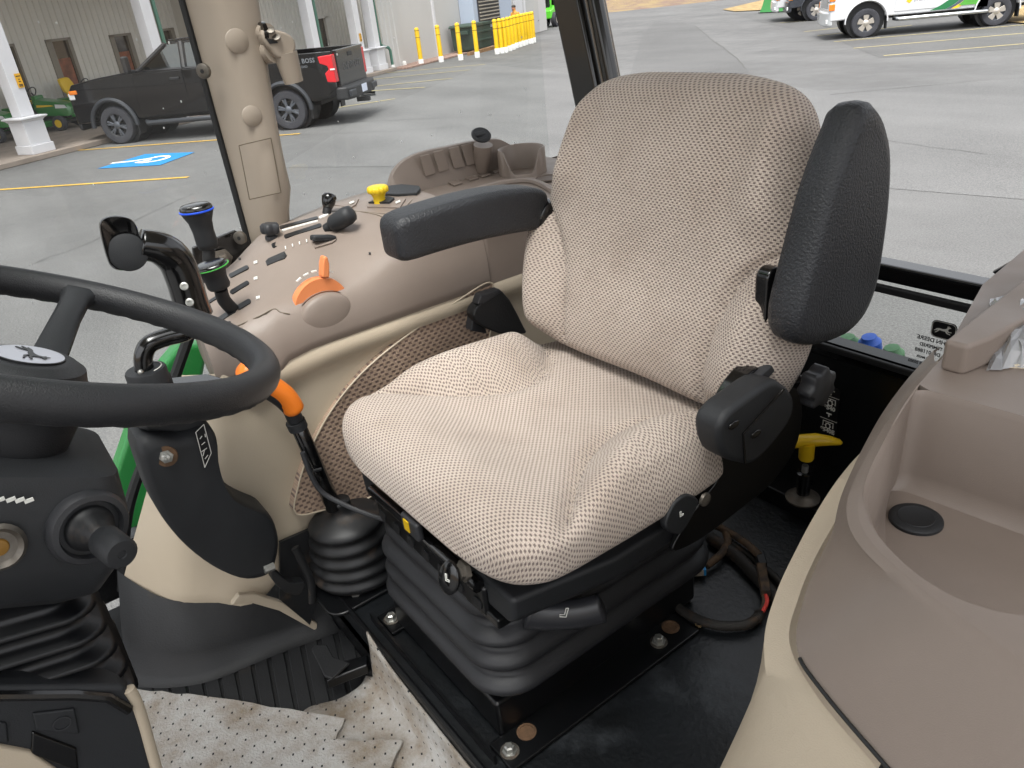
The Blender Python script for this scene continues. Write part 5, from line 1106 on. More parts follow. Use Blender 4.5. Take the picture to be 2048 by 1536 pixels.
# ------------------------------------------------------------------ levers
def lever(name, label, cat, base, knob, ring_m, top_px):
    th = thing(name, label, cat, base); return th
def gearknob(th, base, neck, top, ring_m, ax):
    # rubber shaft + oval capped grip with coloured ring
    obj('shaft', MB().tube(spline([base, lerp(V(base), V(neck), .5)+V((0, .004, 0)), neck], 6), .0105, 10), 'black_rubber', th)
    d = (V(top)-V(neck)).normalized(); L = (V(top)-V(neck)).length
    g = obj('grip', MB().lathe([(.010, 0), (.0145, .002), (.0165, L*.15), (.016, L*.4), (.018, L*.62), (.023, L*.78), (.0245, L*.84)], neck, d, 24, scale=(1.12, .92), xdir=RIGHT), 'black_textured', th, smooth=60)
    if ring_m: obj('colour_ring', MB().lathe([(.0245, L*.84), (.0262, L*.85), (.0262, L*.872), (.0245, L*.882)], neck, d, 28, scale=(1.12, .92), xdir=RIGHT), ring_m, th, smooth=60)
    obj('cap', MB().lathe([(.0245, L*.882), (.0245, L*.93), (.021, L*.985), (.014, L*1.005), (.001, L*1.01)], neck, d, 24, scale=(1.12, .92), xdir=RIGHT), 'black_gloss', th, smooth=60)
th = thing('gear_lever', 'black knob lever with blue ring behind the green-ringed lever', 'lever', XP(425, 540, 1.36)); gearknob(th, XP(428, 545, 1.36), XP(418, 498, 1.36), XP(389, 408, 1.36), 'ring_blue', None)
th = thing('gear_lever', 'black knob lever with green ring in the front console slot', 'lever', SF(465, 622)); gearknob(th, SF(466, 620), XP(441, 578, 1.20), XP(417, 526, 1.20), 'ring_green', None)
th = thing('hydraulic_lever', 'black rounded lever leaning over the rear console slot', 'lever', SF(655, 455)); a_ = V(SF(652, 458)); b_ = V(XP(706, 424, 1.24)); d = (b_-a_)
obj('stem', MB().tube([a_, a_+d*.3], .009, 10), 'black_rubber', th); obj('grip', MB().tube([a_+d*.22, a_+d*.3, a_+d*.8, a_+d*.95, b_], [.012, .0155, .0165, .014, .006], 16), 'black_textured', th, smooth=170)
th = thing('hydraulic_lever', 'small upright black lever at the window end of the slot', 'lever', SF(650, 425)); a_ = V(SF(653, 428)); b_ = V(XP(660, 386, 1.36)); d = b_-a_
obj('stem', MB().tube([a_, a_+d*.45], .008, 10), 'black_rubber', th); obj('grip', MB().tube([a_+d*.3, a_+d*.5, a_+d*.8, a_+d*.95, b_], [.009, .012, .014, .011, .004], 16), 'black_gloss', th, smooth=170)
th = thing('yellow_knob', 'ribbed yellow plastic selector knob on the console', 'knob', SF(758, 405)); a_ = V(SF(760, 406)); b_ = V(XP(754, 371, a_.x)); d = (b_-a_).normalized(); L = (b_-a_).length
obj('stem', MB().lathe([(.012, 0), (.011, L*.3), (.013, L*.5), (.0165, L*.62)], a_, d, 20), 'yellow_plastic', th)
rings = [[a_+d*L*h+(V((1, 0, 0))*math.cos(t_)+d.cross(V((1, 0, 0)))*math.sin(t_))*r_*(1+.05*math.cos(14*t_)) for t_ in [2*math.pi*k/84 for k in range(84)]] for h, r_ in ((.6, .0165), (.66, .019), (.88, .0195), (.97, .0165), (1.0, .012))]
obj('ribbed_cap', MB().loft(rings), 'yellow_plastic', th, smooth=50)
th = thing('star_knob', 'grey six-lobed adjusting knob at the front end of the lever slot', 'knob', SF(542, 478)); a_ = V(SF(543, 476)); b_ = V(XP(540, 452, a_.x)); d = (b_-a_).normalized()
rings = [[a_+d*h+(V((1, 0, 0))*math.cos(t_)+d.cross(V((1, 0, 0)))*math.sin(t_))*r_*(1+.13*math.cos(5*t_)) for t_ in [2*math.pi*k/60 for k in range(60)]] for h, r_ in ((.008, .013), (.012, .0155), (.022, .0155), (.026, .012))]
obj('lobes', MB().loft(rings), 'grey_shell', th, smooth=50); obj('stem', MB().lathe([(.011, -.002), (.011, .004), (.007, .005), (.007, .01)], a_, d, 18), 'grey_shell', th)
# ================================================================== steering wheel and column
SC = V((.785, -.0188, 2.12)); sa = .457; SN = V((0, -math.sin(sa), math.cos(sa))); SV = V((0, math.cos(sa), math.sin(sa))); S1 = V((1, 0, 0))
sw_ = thing('steering_wheel', 'black grained steering wheel with silver emblem hub cap', 'steering wheel', SC-SN*.1)
rr_ = []
NR = 144
for k in range(NR):
    t_ = 2*math.pi*k/NR; cen = SC+(S1*math.cos(t_)+SV*math.sin(t_))*.203; out = S1*math.cos(t_)+SV*math.sin(t_)
    rg = []
    for j in range(20):
        p = 2*math.pi*j/20; r_ = .0158
        if -2.6 < (p if p < math.pi else p-2*math.pi) < -.6: r_ *= 1 - .07*(.5+.5*math.cos(t_*52))   # finger waves underneath
        rg.append(cen+out*math.cos(p)*r_*.93+SN*math.sin(p)*r_*1.06)
    rr_.append(rg)
obj('rim', MB().loft(rr_, close=True), 'wheel_grain', sw_, smooth=170)
for t_ in (R(20), R(160), R(270)) if False else (R(-20), R(100), R(220)):
    d = S1*math.cos(t_)+SV*math.sin(t_); s_ = SN.cross(d)
    mb = MB().loft([[SC+d*r_-SN*h+s_*x*wd_+SN*y*.010 for x, y in ((-1, -.6), (-.7, -1), (.7, -1), (1, -.6), (1, .5), (.6, 1), (-.6, 1), (-1, .5))] for r_, h, wd_ in ((.03, .055, .02), (.09, .045, .0155), (.15, .016, .013), (.18, .004, .0135), (.192, .0, .019), (.2, 0, .024))]); obj('spoke', mb, 'black_textured', sw_, smooth=50)
hub = obj('hub', MB().lathe([(.040, -.12), (.048, -.085), (.05, -.07), (.053, -.066), (.053, -.048), (.05, -.044), (.047, -.032), (.038, -.026), (.03, -.025), (.001, -.025)], SC, SN, 40), 'wheel_grain', sw_)
for k in range(40):
    t_ = 2*math.pi*k/40; d = S1*math.cos(t_)+SV*math.sin(t_); obj('knurl', MB().box(SC+d*.053-SN*.057, (.004, .004, .017), Matrix((S1*math.cos(t_)+SV*math.sin(t_), SN.cross(d), SN)).transposed()), 'black_gloss', hub, smooth=0)
bd_ = obj('emblem_plate', MB().lathe([(.029, -.0248), (.029, -.0235), (.0275, -.0232), (.001, -.0232)], SC, SN, 40), 'decal_black', hub); obj('emblem_face', MB().lathe([(.028, -.0231), (.001, -.0229)], SC, SN, 40), 'silver_badge', hub)
deer(SC-SN*.0226, -S1, -SV, .019, 'decal_black', hub, SN)
st_c = thing('steering_column', 'black plastic steering column shroud with indicator stalk and ignition', 'steering column', (.785, .1, 1.7))
obj('column_neck', MB().lathe([(.04, -.12), (.042, -.105), (.042, -.08), (.038, -.07)], SC, SN, 32), 'black_textured', st_c)
def colsec(d, hx_, vf, vr, r_): return to3([(x, y) for x, y in rrect(2*hx_, vf+vr, r_, 4)], SC-SN*d+SV*(vf-vr)/2, S1, SV)
obj('shroud', MB().loft([colsec(.108, .05, .06, .06, .02), colsec(.116, .066, .08, .078, .022), colsec(.15, .074, .09, .09, .022), colsec(.2, .078, .095, .092, .02), colsec(.235, .07, .09, .08, .02), colsec(.25, .055, .07, .06, .02)]), 'black_textured', st_c, smooth=40)
ar_c = SC-SN*.16-SV*.0935
obj('key_recess', MB().lathe([(.020, 0), (.0215, .004), (.018, .008), (.014, .004), (.001, .003)], V(XP(-4, 1092, .706)), (-1, -.1, .1), 24), 'worn_steel', st_c); obj('key_light', MB().lathe([(.008, .004), (.007, .006), (.001, .007)], V(XP(-4, 1092, .706)), (-1, -.1, .1), 20), 'lens_orange', st_c)
for k in range(4): obj('arrow_mark', MB().box(V(XP(4+18*k, 998+k, .7055)), (.002, .007 if k else .004, .003)), 'print_white', st_c, smooth=0)
sb = V(XP(182, 1058, .706)); sd_ = (RIGHT*.75-FWD*.62-UP*.22).normalized()
obj('stalk_base', MB().lathe([(.034, -.02), (.036, -.004), (.033, .002), (.028, .003), (.026, -.004), (.001, -.004)], sb, sd_, 28), 'grey_shell', st_c)
prf = [(.022, -.002)]
for k in range(4): prf += [(.020-.003*k, .003+.006*k), (.0165-.003*k, .006+.006*k)]
sk_ = obj('stalk_boot', MB().lathe(prf+[(.009, .028)], sb, sd_, 20), 'rubber_boot', st_c, smooth=60); obj('stalk_knob', MB().lathe([(.009, .026), (.013, .028), (.0145, .032), (.0145, .062), (.012, .065), (.004, .0655), (.003, .064), (.001, .064)], sb, sd_, 24), 'black_textured', st_c)
mb = MB(); rings = []; NF = 5
for j in range(NF*8+1):
    t_ = j/(NF*8); z = lerp(1.885, 1.742, t_); o2 = .015*(.5-.5*math.cos(2*math.pi*t_*NF))**2.2; g_ = .004*t_
    rings.append([(.80+x, .105+y, z+.022*(y/.1)) for x, y in rrect(.135+2*o2+2*g_, .135+2*o2+2*g_, .03, 6)])
obj('column_boot', mb.loft(rings), mat('soft_boot', '#0a0b0e', .36, var=.1, vscale=10, spec=.4), st_c, smooth=170)
# dash base with switches
db = thing('dash_base', 'black lower dash panel with blank switches and cream edge under the steering column', 'dash panel', (.78, .12, 1.32))
obj('face_panel', MB().prism([XP(x, y, .705) for x, y in ((-80, 1375), (250, 1372), (264, 1390), (286, 1450), (312, 1560), (330, 1640), (-80, 1640))], (.16, 0, 0)), 'black_textured', db, bevel=.006, seg=3)
obj('upper_rib', MB().tube([XP(-60, 1392, .703), XP(150, 1390, .703), XP(215, 1395, .703), XP(258, 1420, .703)], .005, 8), 'black_gloss', db)
obj('cream_edge', MB().tube(spline([XP(256, 1376, .708), XP(272, 1402, .708), XP(288, 1450, .708), XP(302, 1500, .708), XP(322, 1570, .708)], 8), [.003]+[.006]*31+[.008], 10), 'cream_plastic', db)
obj('cream_lower', MB().prism([XP(x, y, .700) for x, y in ((-80, 1478), (60, 1505), (140, 1560), (-80, 1600))], (.03, 0, 0)), 'cream_plastic', db, bevel=.003)
for px in (((65, 1428), (150, 1418), (160, 1470), (72, 1462)), ((64, 1464), (154, 1498), (158, 1545), (62, 1510)), ((-30, 1440), (14, 1448), (18, 1488), (-30, 1480))):
    c_ = [XP(x, y, .702) for x, y in px]; obj('switch_blank', MB().prism(c_, (.01, 0, 0)), 'black_gloss' if px[0][1] == 1464 else 'black_textured', db, bevel=.002)
obj('round_mark', MB().lathe([(.008, 0), (.008, .0008), (.0068, .0008), (.0068, 0)], XP(124, 1447, .7015), (-1, 0, 0), 24, cap=False), 'grey_shell', db)
# ------------------------------------------------------------------ joystick on a pedestal
jp = thing('joystick', 'glossy black palm-rest joystick with bent tube on the pedestal mount', 'joystick', XP(295, 770, 1.10))
ol = [XP(x, y, 1.085) for x, y in ((199, 455), (206, 437), (232, 431), (258, 436), (272, 450), (281, 475), (292, 492), (290, 515), (270, 534), (243, 541), (222, 533), (210, 505))]
ol = outline(ol, 4); cc_ = sum(ol, V((0, 0, 0)))/len(ol); nn = (CAM-cc_).normalized(); nn = V((nn.x, nn.y*.6, nn.z*.8)).normalized()
mb = MB().loft([[cc_+(p-cc_)*k+nn*h for p in ol] for k, h in ((.72, -.022), (.93, -.016), (1.0, -.006), (1.0, .001), (.96, .004), (.85, .001), (.5, -.004), (.1, -.006))]); obj('palm_rest', mb, 'black_gloss', jp, smooth=60)
obj('button_disc', MB().lathe([(.024, -.004), (.024, .001), (.021, .0025), (.001, .002)], V(XP(256, 505, 1.083))+nn*.0, nn, 32), 'black_textured', jp)
path = spline([XP(280, 488, 1.095), XP(320, 497, 1.095), XP(350, 520, 1.10), XP(368, 560, 1.10), XP(380, 600, 1.10), XP(392, 632, 1.10)], 6)
obj('grip_arm', MB().tube(path, [lerp(.020, .0235, min(1, k/10)) for k in range(len(path))], 18, flat=1.0), 'black_gloss', jp, smooth=170)
for p in ((369, 573), (380, 605)): obj('socket_screw', MB().lathe([(.0055, 0), (.0055, .004), (.003, .0045), (.0028, .002), (.001, .002)], V(XP(*p, 1.078)), (-.85, .3, .4), 16), 'zinc', jp)
obj('bent_tube', MB().tube(spline([XP(392, 640, 1.11), XP(372, 664, 1.10), XP(335, 674, 1.10), XP(300, 688, 1.10), XP(287, 712, 1.10), XP(289, 742, 1.10)], 8), .0125, 16), 'black_gloss', jp, smooth=170)
kb = V(XP(295, 752, 1.10)); kb2 = obj('base_knob', MB().lathe([(.026, -.028), (.029, -.022), (.029, -.006), (.0275, -.002), (.0275, .008), (.026, .011), (.001, .012)], kb, (0, 0, 1), 36), 'black_textured', jp, smooth=50)
obj('arrow_print', MB().tube([kb+V((.022*math.cos(a_), .022*math.sin(a_), .0125)) for a_ in [R(-160+10*k) for k in range(12)]], .0007, 4), 'print_white', kb2, smooth=0); obj('rivet', MB().ball(kb+V((-.012, .008, .013)), .004), 'zinc', kb2)
obj('gaiter', MB().lathe([(.03, -.05), (.036, -.045), (.03, -.038), (.034, -.032), (.026, -.028)], kb, (0, 0, 1), 28), 'black_rubber', jp)
pd = thing('joystick_pedestal', 'curved black pedestal bracket rising from the floor to the joystick', 'bracket', XP(520, 1150, 1.10))
def pc(px, py, wpx, dx=1.10, th=.05, lean=0):
    l_, r_ = V(XP(px-wpx/2, py+lean, dx)), V(XP(px+wpx/2, py-lean, dx)); return [l_+V((.0, 0, 0)), l_+V((-.012, -.008, 0)), r_+V((-.012, .008, 0)), r_, r_+V((th, 0, 0)), l_+V((th, 0, 0))]
po = [XP(x, y, 1.085) for x, y in ((272, 878), (345, 868), (420, 850), (430, 900), (442, 950), (466, 988), (500, 1008), (532, 1022), (550, 1048), (557, 1090), (545, 1138), (520, 1155), (480, 1156), (425, 1132), (372, 1092), (335, 1050), (310, 1010), (290, 960))]
po = outline(po, 3); pc0 = sum(po, V((0, 0, 0)))/len(po)
obj('leg', MB().loft([[pc0+(p-pc0)*k+V((h, 0, 0)) for p in po] for h, k in ((-.014, .86), (-.010, .94), (-.002, .985), (.008, 1.0), (.05, 1.0))]), 'black_textured', pd, smooth=50)
obj('top_block', MB().loft([pc(346, 860, 138, th=.055), pc(346, 830, 134, th=.055), pc(348, 800, 128, 1.105, .05)]), 'black_textured', pd, bevel=.005); obj('top_plate', MB().prism([ZP(x, y, 1.875) for x, y in ((275, 810), (330, 770), (420, 760), (470, 775), (440, 830), (330, 850))], (0, 0, .012)), 'black_gloss', pd, bevel=.004)
wb_ = V(XP(333, 913, 1.069)); obj('bolt', MB().lathe([(.010, 0), (.010, .002), (.0065, .0025), (.0065, .008), (.003, .009), (.003, .014), (.001, .0145)], wb_, (-.9, .35, .2), 6), 'zinc', pd, smooth=20); obj('bolt_recess', MB().lathe([(.0155, -.001), (.015, .001), (.012, .0012), (.001, .0005)], wb_, (-.9, .35, .2), 24), 'rust', pd)
q = [XP(x, y, 1.0690) for x, y in ((391, 864), (407, 848), (422, 905), (409, 934))]
dl = obj('gear_decal', MB().prism(q, (-.0012, 0, 0)), 'decal_black', pd, smooth=0); mb = MB()
for k in range(4): mb.tube([q[k]+V((-.0016, 0, 0)), q[(k+1) % 4]+V((-.0016, 0, 0))], .0006, 4)
for p, p2 in (((400, 878), (404, 872)), ((410, 868), (411, 874)), ((403, 890), (410, 884)), ((401, 905), (414, 896)), ((406, 912), (409, 900)), ((410, 918), (416, 910))): mb.tube([XP(*p, 1.0672), XP(*p2, 1.0672)], .0007, 4)
obj('decal_print', mb, 'print_white', dl, smooth=0)
th = thing('pivot_clamp', 'worn steel clamp and curved lug where the pedestal meets the floor', 'clamp', XP(590, 1150, 1.12)); obj('bolt', MB().tube([XP(528, 1140, 1.07), XP(548, 1132, 1.07)], .007, 8), 'zinc', th)
obj('lug', MB().prism(outline([XP(x, y, 1.08) for x, y in ((548, 1140), (580, 1165), (610, 1165), (600, 1190), (570, 1185), (545, 1160))], 3), (.02, 0, 0)), 'rubber_boot', th, bevel=.004); obj('strap', MB().tube(spline([XP(x, y, 1.09) for x, y in ((590, 1095), (605, 1125), (622, 1165), (625, 1205))], 6), .007, 8, flat=.5), 'rubber_boot', th)
obj('dark_recess_plate', MB().prism([XP(x, y, 1.13) for x, y in ((560, 1085), (640, 1050), (640, 1180), (620, 1250), (560, 1200))], (.006, 0, 0)), 'rubber_boot', th)  # black plate stands in for the dark recess beside the pedestal foot
# ------------------------------------------------------------------ orange park lever with boot and cable
gl_ = thing('park_lever', 'orange gripped lever with black shaft rising from a rubber boot', 'lever', ZP(705, 1150, PF))
g0, g1, g2 = V(XP(480, 742, 1.075)), V(XP(560, 790, 1.075)), V(XP(586, 828, 1.075))
obj('shaft', MB().tube([XP(582, 820, 1.078), XP(620, 905, 1.08), XP(668, 1015, 1.085)], [.0125, .0125, .014], 14), 'black_gloss', gl_, smooth=170); obj('collar', MB().tube([XP(590, 842, 1.078), XP(597, 856, 1.078)], .0155, 14), 'black_textured', gl_)
obj('grip_core', MB().tube(spline([g0, g1, XP(592, 842, 1.077)], 8), [.012+.006*math.sin(math.pi*min(1, k/12)) for k in range(17)], 14), 'black_textured', gl_, smooth=170); obj('orange_grip', MB().tube(spline([g0+V((-.004, 0, .006)), g1+V((-.004, -.002, .004)), g2+V((-.003, -.004, .003))], 8), [.010]+[.0165]*14+[.0145, .010], 14), 'orange', gl_, smooth=170)
bb = V(ZP(700, 1160, PF)); bt = V(XP(678, 1000, 1.085)); rings = []; NF = 6
for j in range(NF*8+1):
    t_ = j/(NF*8); cen = bt.lerp(bb+V((.01, -.03, .012)), t_**.9); r0 = interp([(0, .017), (.12, .021), (.2, .05), (.35, .060), (.7, .072), (1, .08)], t_); o2 = (.007*(.5-.5*math.cos(2*math.pi*t_*NF)) if t_ > .18 else 0)
    rings.append([cen+V(((r0+o2)*math.cos(a_), (r0+o2)*math.sin(a_)*1.05, 0)) for a_ in [2*math.pi*k/40 for k in range(40)]])
obj('boot', MB().loft(rings), 'rubber_boot', gl_, smooth=170)
obj('boot_flange', MB().prism(to3(rrect(.20, .20, .03), bb+V((.02, -.03, .0)), (1, 0, 0), (0, 1, 0)), (0, 0, .008)), 'black_metal', gl_, bevel=.003)
for p in ((712, 1186), (640, 1128)): obj('bolt', MB().lathe([(.011, 0), (.011, .002), (.007, .0025), (.007, .009), (.005, .0105)], ZP(*p, PF+.008), (0, 0, 1), 6), 'zinc', gl_, smooth=20)
ca = thing('control_cable', 'thin black cable strapped to the orange lever and running under the seat', 'cable', XP(650, 990, 1.06)); obj('cable', MB().tube(spline([XP(605, 905, 1.062), XP(622, 950, 1.06), XP(645, 985, 1.055), XP(690, 1010, 1.03), XP(740, 1030, 1.0), XP(790, 1045, .97)], 8), .0042, 8), 'grey_shell', ca); obj('tie', MB().tube([XP(626, 942, 1.066), XP(642, 938, 1.066)], .003, 6), 'black_rubber', ca)
# ------------------------------------------------------------------ pedal, rib mat, pads
pe_ = thing('foot_pedal', 'flat black foot pedal on a bent arm beside the seat platform', 'pedal', ZP(690, 1330, 1.36)); obj('pad', MB().prism([ZP(x, y, 1.375) for x, y in ((624, 1302), (632, 1294), (655, 1294), (668, 1318), (700, 1330), (665, 1362), (650, 1356))], (0, 0, .006)), 'black_rubber', pe_, bevel=.002); obj('arm', MB().prism([ZP(x, y, 1.37) for x, y in ((652, 1362), (672, 1326), (735, 1308), (735, 1330))], (0, 0, -.02)), 'black_metal', pe_, bevel=.003)
rm = thing('rubber_mat', 'ribbed black rubber floor mat below the cream side panel', 'floor mat', ZP(450, 1380, 1.312))
obj('sheet', MB().prism([ZP(x, y, 1.3115) for x, y in ((245, 1385), (270, 1330), (640, 1235), (735, 1300), (735, 1420), (600, 1425), (260, 1395))], (0, 0, .006)), 'black_rubber', rm, bevel=.002)
for k in range(13):
    x0, y0 = lerp(285, 688, k/12), lerp(1372, 1258, (k/12)**1.15); dx, dy = lerp(14, 34, k/12), lerp(26, 150, min(1, k/7))
    a_, b_ = V(ZP(x0, y0, 1.3175)), V(ZP(x0+dx, y0+dy, 1.3175)); t_ = (b_-a_).normalized(); s_ = V((-t_.y, t_.x, 0))
    obj('rib', MB().prism([a_+s_*.011, b_+s_*.011, b_-s_*.011, a_-s_*.011], (0, 0, .004)), 'black_rubber', rm, bevel=.0015)
def pad(px, z, label, th=.004, fold=None):
    pts = [ZP(x, y, z) for x, y in px]; o = obj('floor_pad', MB().prism(pts, (0, 0, th)), 'felt_pad', smooth=0); set_uv(o, lambda i: (o.data.vertices[i].co.x, o.data.vertices[i].co.y)); tag(o, label, 'floor pad', 'white felt pads on the floor'); return o
def ragged(px, n=7, amp=2.2):
    out = []
    for i in range(len(px)):
        a_, b_ = px[i], px[(i+1) % len(px)]
        for k in range(n): t_ = k/n; out.append((lerp(a_[0], b_[0], t_)+random.uniform(-amp, amp)*(k > 0), lerp(a_[1], b_[1], t_)+random.uniform(-amp, amp)*(k > 0)))
    return out
pad(ragged([(250, 1378), (430, 1398), (690, 1440), (648, 1538), (560, 1640), (260, 1640)]), 1.326, 'large white dotted felt pad with brown mud along its edge on the footwell')
pad(ragged([(640, 1500), (655, 1482), (806, 1484), (770, 1560), (700, 1640), (600, 1640)]), 1.332, 'small muddy felt scrap lying over the larger pads')
# third pad runs from the floor up the platform riser
mb = MB(); c1 = [ZP(610, 1420, 1.3225), ZP(700, 1390, 1.3225), ZP(735, 1350, 1.325)]
rowsA = [[ZP(*p, 1.3225) for p in ((560, 1620), (590, 1500), (606, 1424), (680, 1398), (722, 1372))], [ZP(*p, 1.323) for p in ((760, 1640), (760, 1540), (745, 1450), (742, 1390), (733, 1352))], [V((.60, -.285, 1.328)), V((.72, -.286, 1.328)), V((.82, -.287, 1.33)), V((.90, -.288, 1.334)), V((.945, -.289, 1.34))], [V((.575, -.296, 1.385)), V((.70, -.296, 1.388)), V((.80, -.296, 1.392)), V((.885, -.296, 1.40)), V((.945, -.296, 1.407))], [V((.57, -.2975, 1.40)), V((.69, -.2975, 1.402)), V((.79, -.2975, 1.406)), V((.88, -.2975, 1.414)), V((.948, -.2975, 1.436))]]
o = obj('floor_pad', strip(rowsA, 40), 'felt_pad', smooth=170, solid=.003); set_uv(o, lambda i: (o.data.vertices[i].co.x, o.data.vertices[i].co.y-o.data.vertices[i].co.z)); tag(o, 'white felt pad folded up against the seat platform edge', 'floor pad', 'white felt pads on the floor')
# ------------------------------------------------------------------ fender console (operator's left)
fc = thing('fender_console', 'grey-brown fender console with open storage bin and cream side', 'console', (.15, -.7, 1.42))
def Q(z, L): return [ZP(x, y, z) for x, y in L]
def K(z, L): return [ZP(1448+.6772*x, 496+.6772*y, z) for x, y in L]   # local map of the console corner
B0 = K(1.89, [(640, 292), (565, 372), (485, 478), (432, 580), (384, 690), (338, 800), (290, 900), (250, 990), (224, 1080), (212, 1150), (222, 1212), (244, 1250), (335, 1366), (480, 1534), (640, 1720)])
R0 = K(1.952, [(622, 335), (545, 425), (480, 520), (420, 620), (380, 700), (362, 760), (370, 825), (408, 888), (470, 950), (560, 1030), (650, 1100), (760, 1182), (890, 1288), (1200, 1560)])
R0b = [p+(V((.0, -.56, 1.957))-p).normalized()*.008+V((0, 0, .004)) for p in R0]
R1 = K(1.957, [(575, 402), (556, 428), (520, 482), (462, 590), (428, 660), (411, 720), (418, 772), (442, 830), (500, 900), (580, 970), (680, 1030), (780, 1066), (890, 1086), (1250, 1130)])
R1L = [V((-.2, -.755, 1.957)), V((.0, -.732, 1.957)), V((.14, -.718, 1.957))]+K(1.957, [(890, 498), (760, 462), (680, 440), (610, 422), (575, 420)])+R1[1:]
def inn(p, d):
    k = sst(-.60, -.68, p.y); q_ = V((.1-p.x, -.60-p.y, 0)).normalized(); b_ = V((0, 1, 0)); return (q_*(1-k)+b_*k).normalized()*d
W1 = [p+inn(p, .004)+V((0, 0, -.006)) for p in R1L]; W2 = [p+inn(p, .006)+V((0, 0, -.094)) for p in R1L]; W3 = [p+inn(p, .010)+V((0, 0, -.107)) for p in R1L]; W4 = [p+inn(p, .018)+V((0, 0, -.112)) for p in R1L]
mid = [p for p in resample(spline([lerp(a_, b_, .5) for a_, b_ in zip(resample(spline(B0, 6), 40), resample(spline(R0, 6), 40))], 2), 40)]; mid = [p+V((.004, .003, .004)) for p in mid]
_N = 40; _r = lambda c: resample(spline(c, 6), _N); _b0, _md, _r0, _rb, _r1 = _r(B0), _r(mid), _r(R0), _r(R0b), _r(R1)
_mx = lambda a, b, t: [lerp(p, q_, t) for p, q_ in zip(a, b)]
obj('upper_shell', strip([_b0, _md, _mx(_md, _r0, .9), _r0, _rb, _mx(_rb, _r1, .1), _mx(_rb, _r1, .9), _r1], 110, 2), 'tan_plastic', fc, smooth=40)
obj('bin_wall', strip([R1L, W1, W2, W3, W4], same=True), 'tan_plastic', fc, smooth=60)
fz = W4[3].z
obj('bin_floor', MB().add(spline(W4, 8)+[V((-.2, -.42, fz))], [tuple(range(len(spline(W4, 8))+1))]), 'tan_plastic', fc, smooth=0)
bt_ = K(1.957, [(575, 402), (610, 422), (680, 440), (760, 462), (890, 498)])+[V((-.2, -.755, 1.957))]
obj('rear_shelf', MB().prism(bt_+[V((-.2, -1.17, 1.957)), V((.42, -1.17, 1.957)), V((.40, -1.0, 1.957))]+K(1.957, [(640, 330)]), (0, 0, -.02)), 'tan_plastic', fc, smooth=30)
sb_ = K(1.99, [(650, 272), (720, 290), (792, 262), (890, 208), (1000, 130), (1000, 20), (880, 92)]); obj('shelf_box', MB().prism(sb_, (0, 0, -.034)), 'tan_plastic', fc, bevel=.005, seg=3)
pk = obj('rubber_plug', MB().lathe([(.0245, -.002), (.0245, .003), (.022, .005), (.017, .005), (.0165, .0056), (.0155, .005), (.001, .005)], ZP(1831, 1041, fz), n=36), 'black_textured', fc)
C0 = [p+V((.004, .002, -.004))*sst(2, 6, k)+V((-.006, -.003, -.006))*(1-sst(2, 6, k)) for k, p in enumerate(B0)]
C1 = K(1.845, [(655, 308), (580, 384), (500, 492), (428, 592), (368, 668), (302, 790), (242, 920), (192, 1030), (152, 1120), (130, 1210), (104, 1290), (70, 1360), (0, 1510), (-60, 1640), (-120, 1760)])
C0 = resample(spline(C0, 6), len(C1)); C1 = resample(spline(C1, 6), len(C0))
C2 = [p+V((.012, .006, -.08)) for p in C1]; C3 = [V((p.x-.02, p.y, 1.6)) for p in C1]; C4 = [V((p.x-.08, p.y, 1.42)) for p in C1]
C01 = [lerp(a_, b_, .45)+V((.010, .006, .012))*sst(3, 8, k) for k, (a_, b_) in enumerate(zip(C0, C1))]
obj('cream_side', strip([C0, C01, C1, C2, C3, C4], 90), 'cream_plastic', fc, smooth=60)
obj('panel_gap', MB().tube(spline([p+V((-.001, .001, .0015)) for p in B0[10:]], 8), .0015, 6), 'decal_black', fc)
# plastic bag with papers
bgm = MB(); random.seed(5)
def bagf(u, v):
    p = ZP(lerp(1975, 2150, u), lerp(745, 600, v)-70*u*(1-v)*.3, 1.957); k = math.sin(math.pi*u)*math.sin(math.pi*v)
    return p+V((random.uniform(-.003, .003), random.uniform(-.003, .003), .002+.03*k**.5+random.uniform(-.006, .006)*k**.3))
bgm.grid(bagf, 16, 12); bag = thing('plastic_bag', 'crumpled clear plastic bag lying on the fender console shelf', 'bag', ZP(2030, 690, 1.957)); obj('film', bgm, mat('film', '#c9ccd0', .15, trans=.6, coat=.5), bag, smooth=0)
obj('paper', MB().prism([ZP(x, y, 1.957) for x, y in ((2005, 735), (2090, 740), (2130, 660), (2040, 660))], (0, 0, .004)), mat('bag_paper', '#d4c9b4', .8), bag)
# ------------------------------------------------------------------ small things behind the seat
tb_ = V(ZP(1605, 997, 1.455)); th = thing('pull_knob', 'yellow T-shaped pull knob on a steel rod behind the seat', 'pull knob', tb_)
topz = YP(1610, 882, tb_.y).z
obj('base_washer', MB().lathe([(.030, 0), (.031, .004), (.022, .010), (.014, .013)], tb_, n=28), 'worn_steel', th); obj('gland', MB().lathe([(.012, .012), (.012, .035), (.0145, .036), (.0145, .058), (.010, .06)], tb_, n=20), 'black_gloss', th); obj('rod', MB().tube([tb_+V((0, 0, .05)), V((tb_.x, tb_.y, topz-.05))], .006, 12), 'zinc', th)
obj('stem', MB().lathe([(.012, -.036), (.0135, -.033), (.0135, -.008), (.015, 0)], (tb_.x, tb_.y, topz), n=20), 'yellow_cap', th)
obj('crossbar', MB().loft([[V((tb_.x, tb_.y, topz))+V((.6, .8, 0))*d+V((-.8, .6, 0))*.012*k*math.cos(a_)+V((0, 0, (.004+.012*k*math.sin(a_) - 3*d*d))) for a_ in [2*math.pi*j/14 for j in range(14)]] for d, k in ((-.062, .15), (-.058, .45), (-.04, .75), (-.015, 1), (.015, 1), (.04, .75), (.056, .5), (.06, .2))]), 'yellow_cap', th, smooth=170)
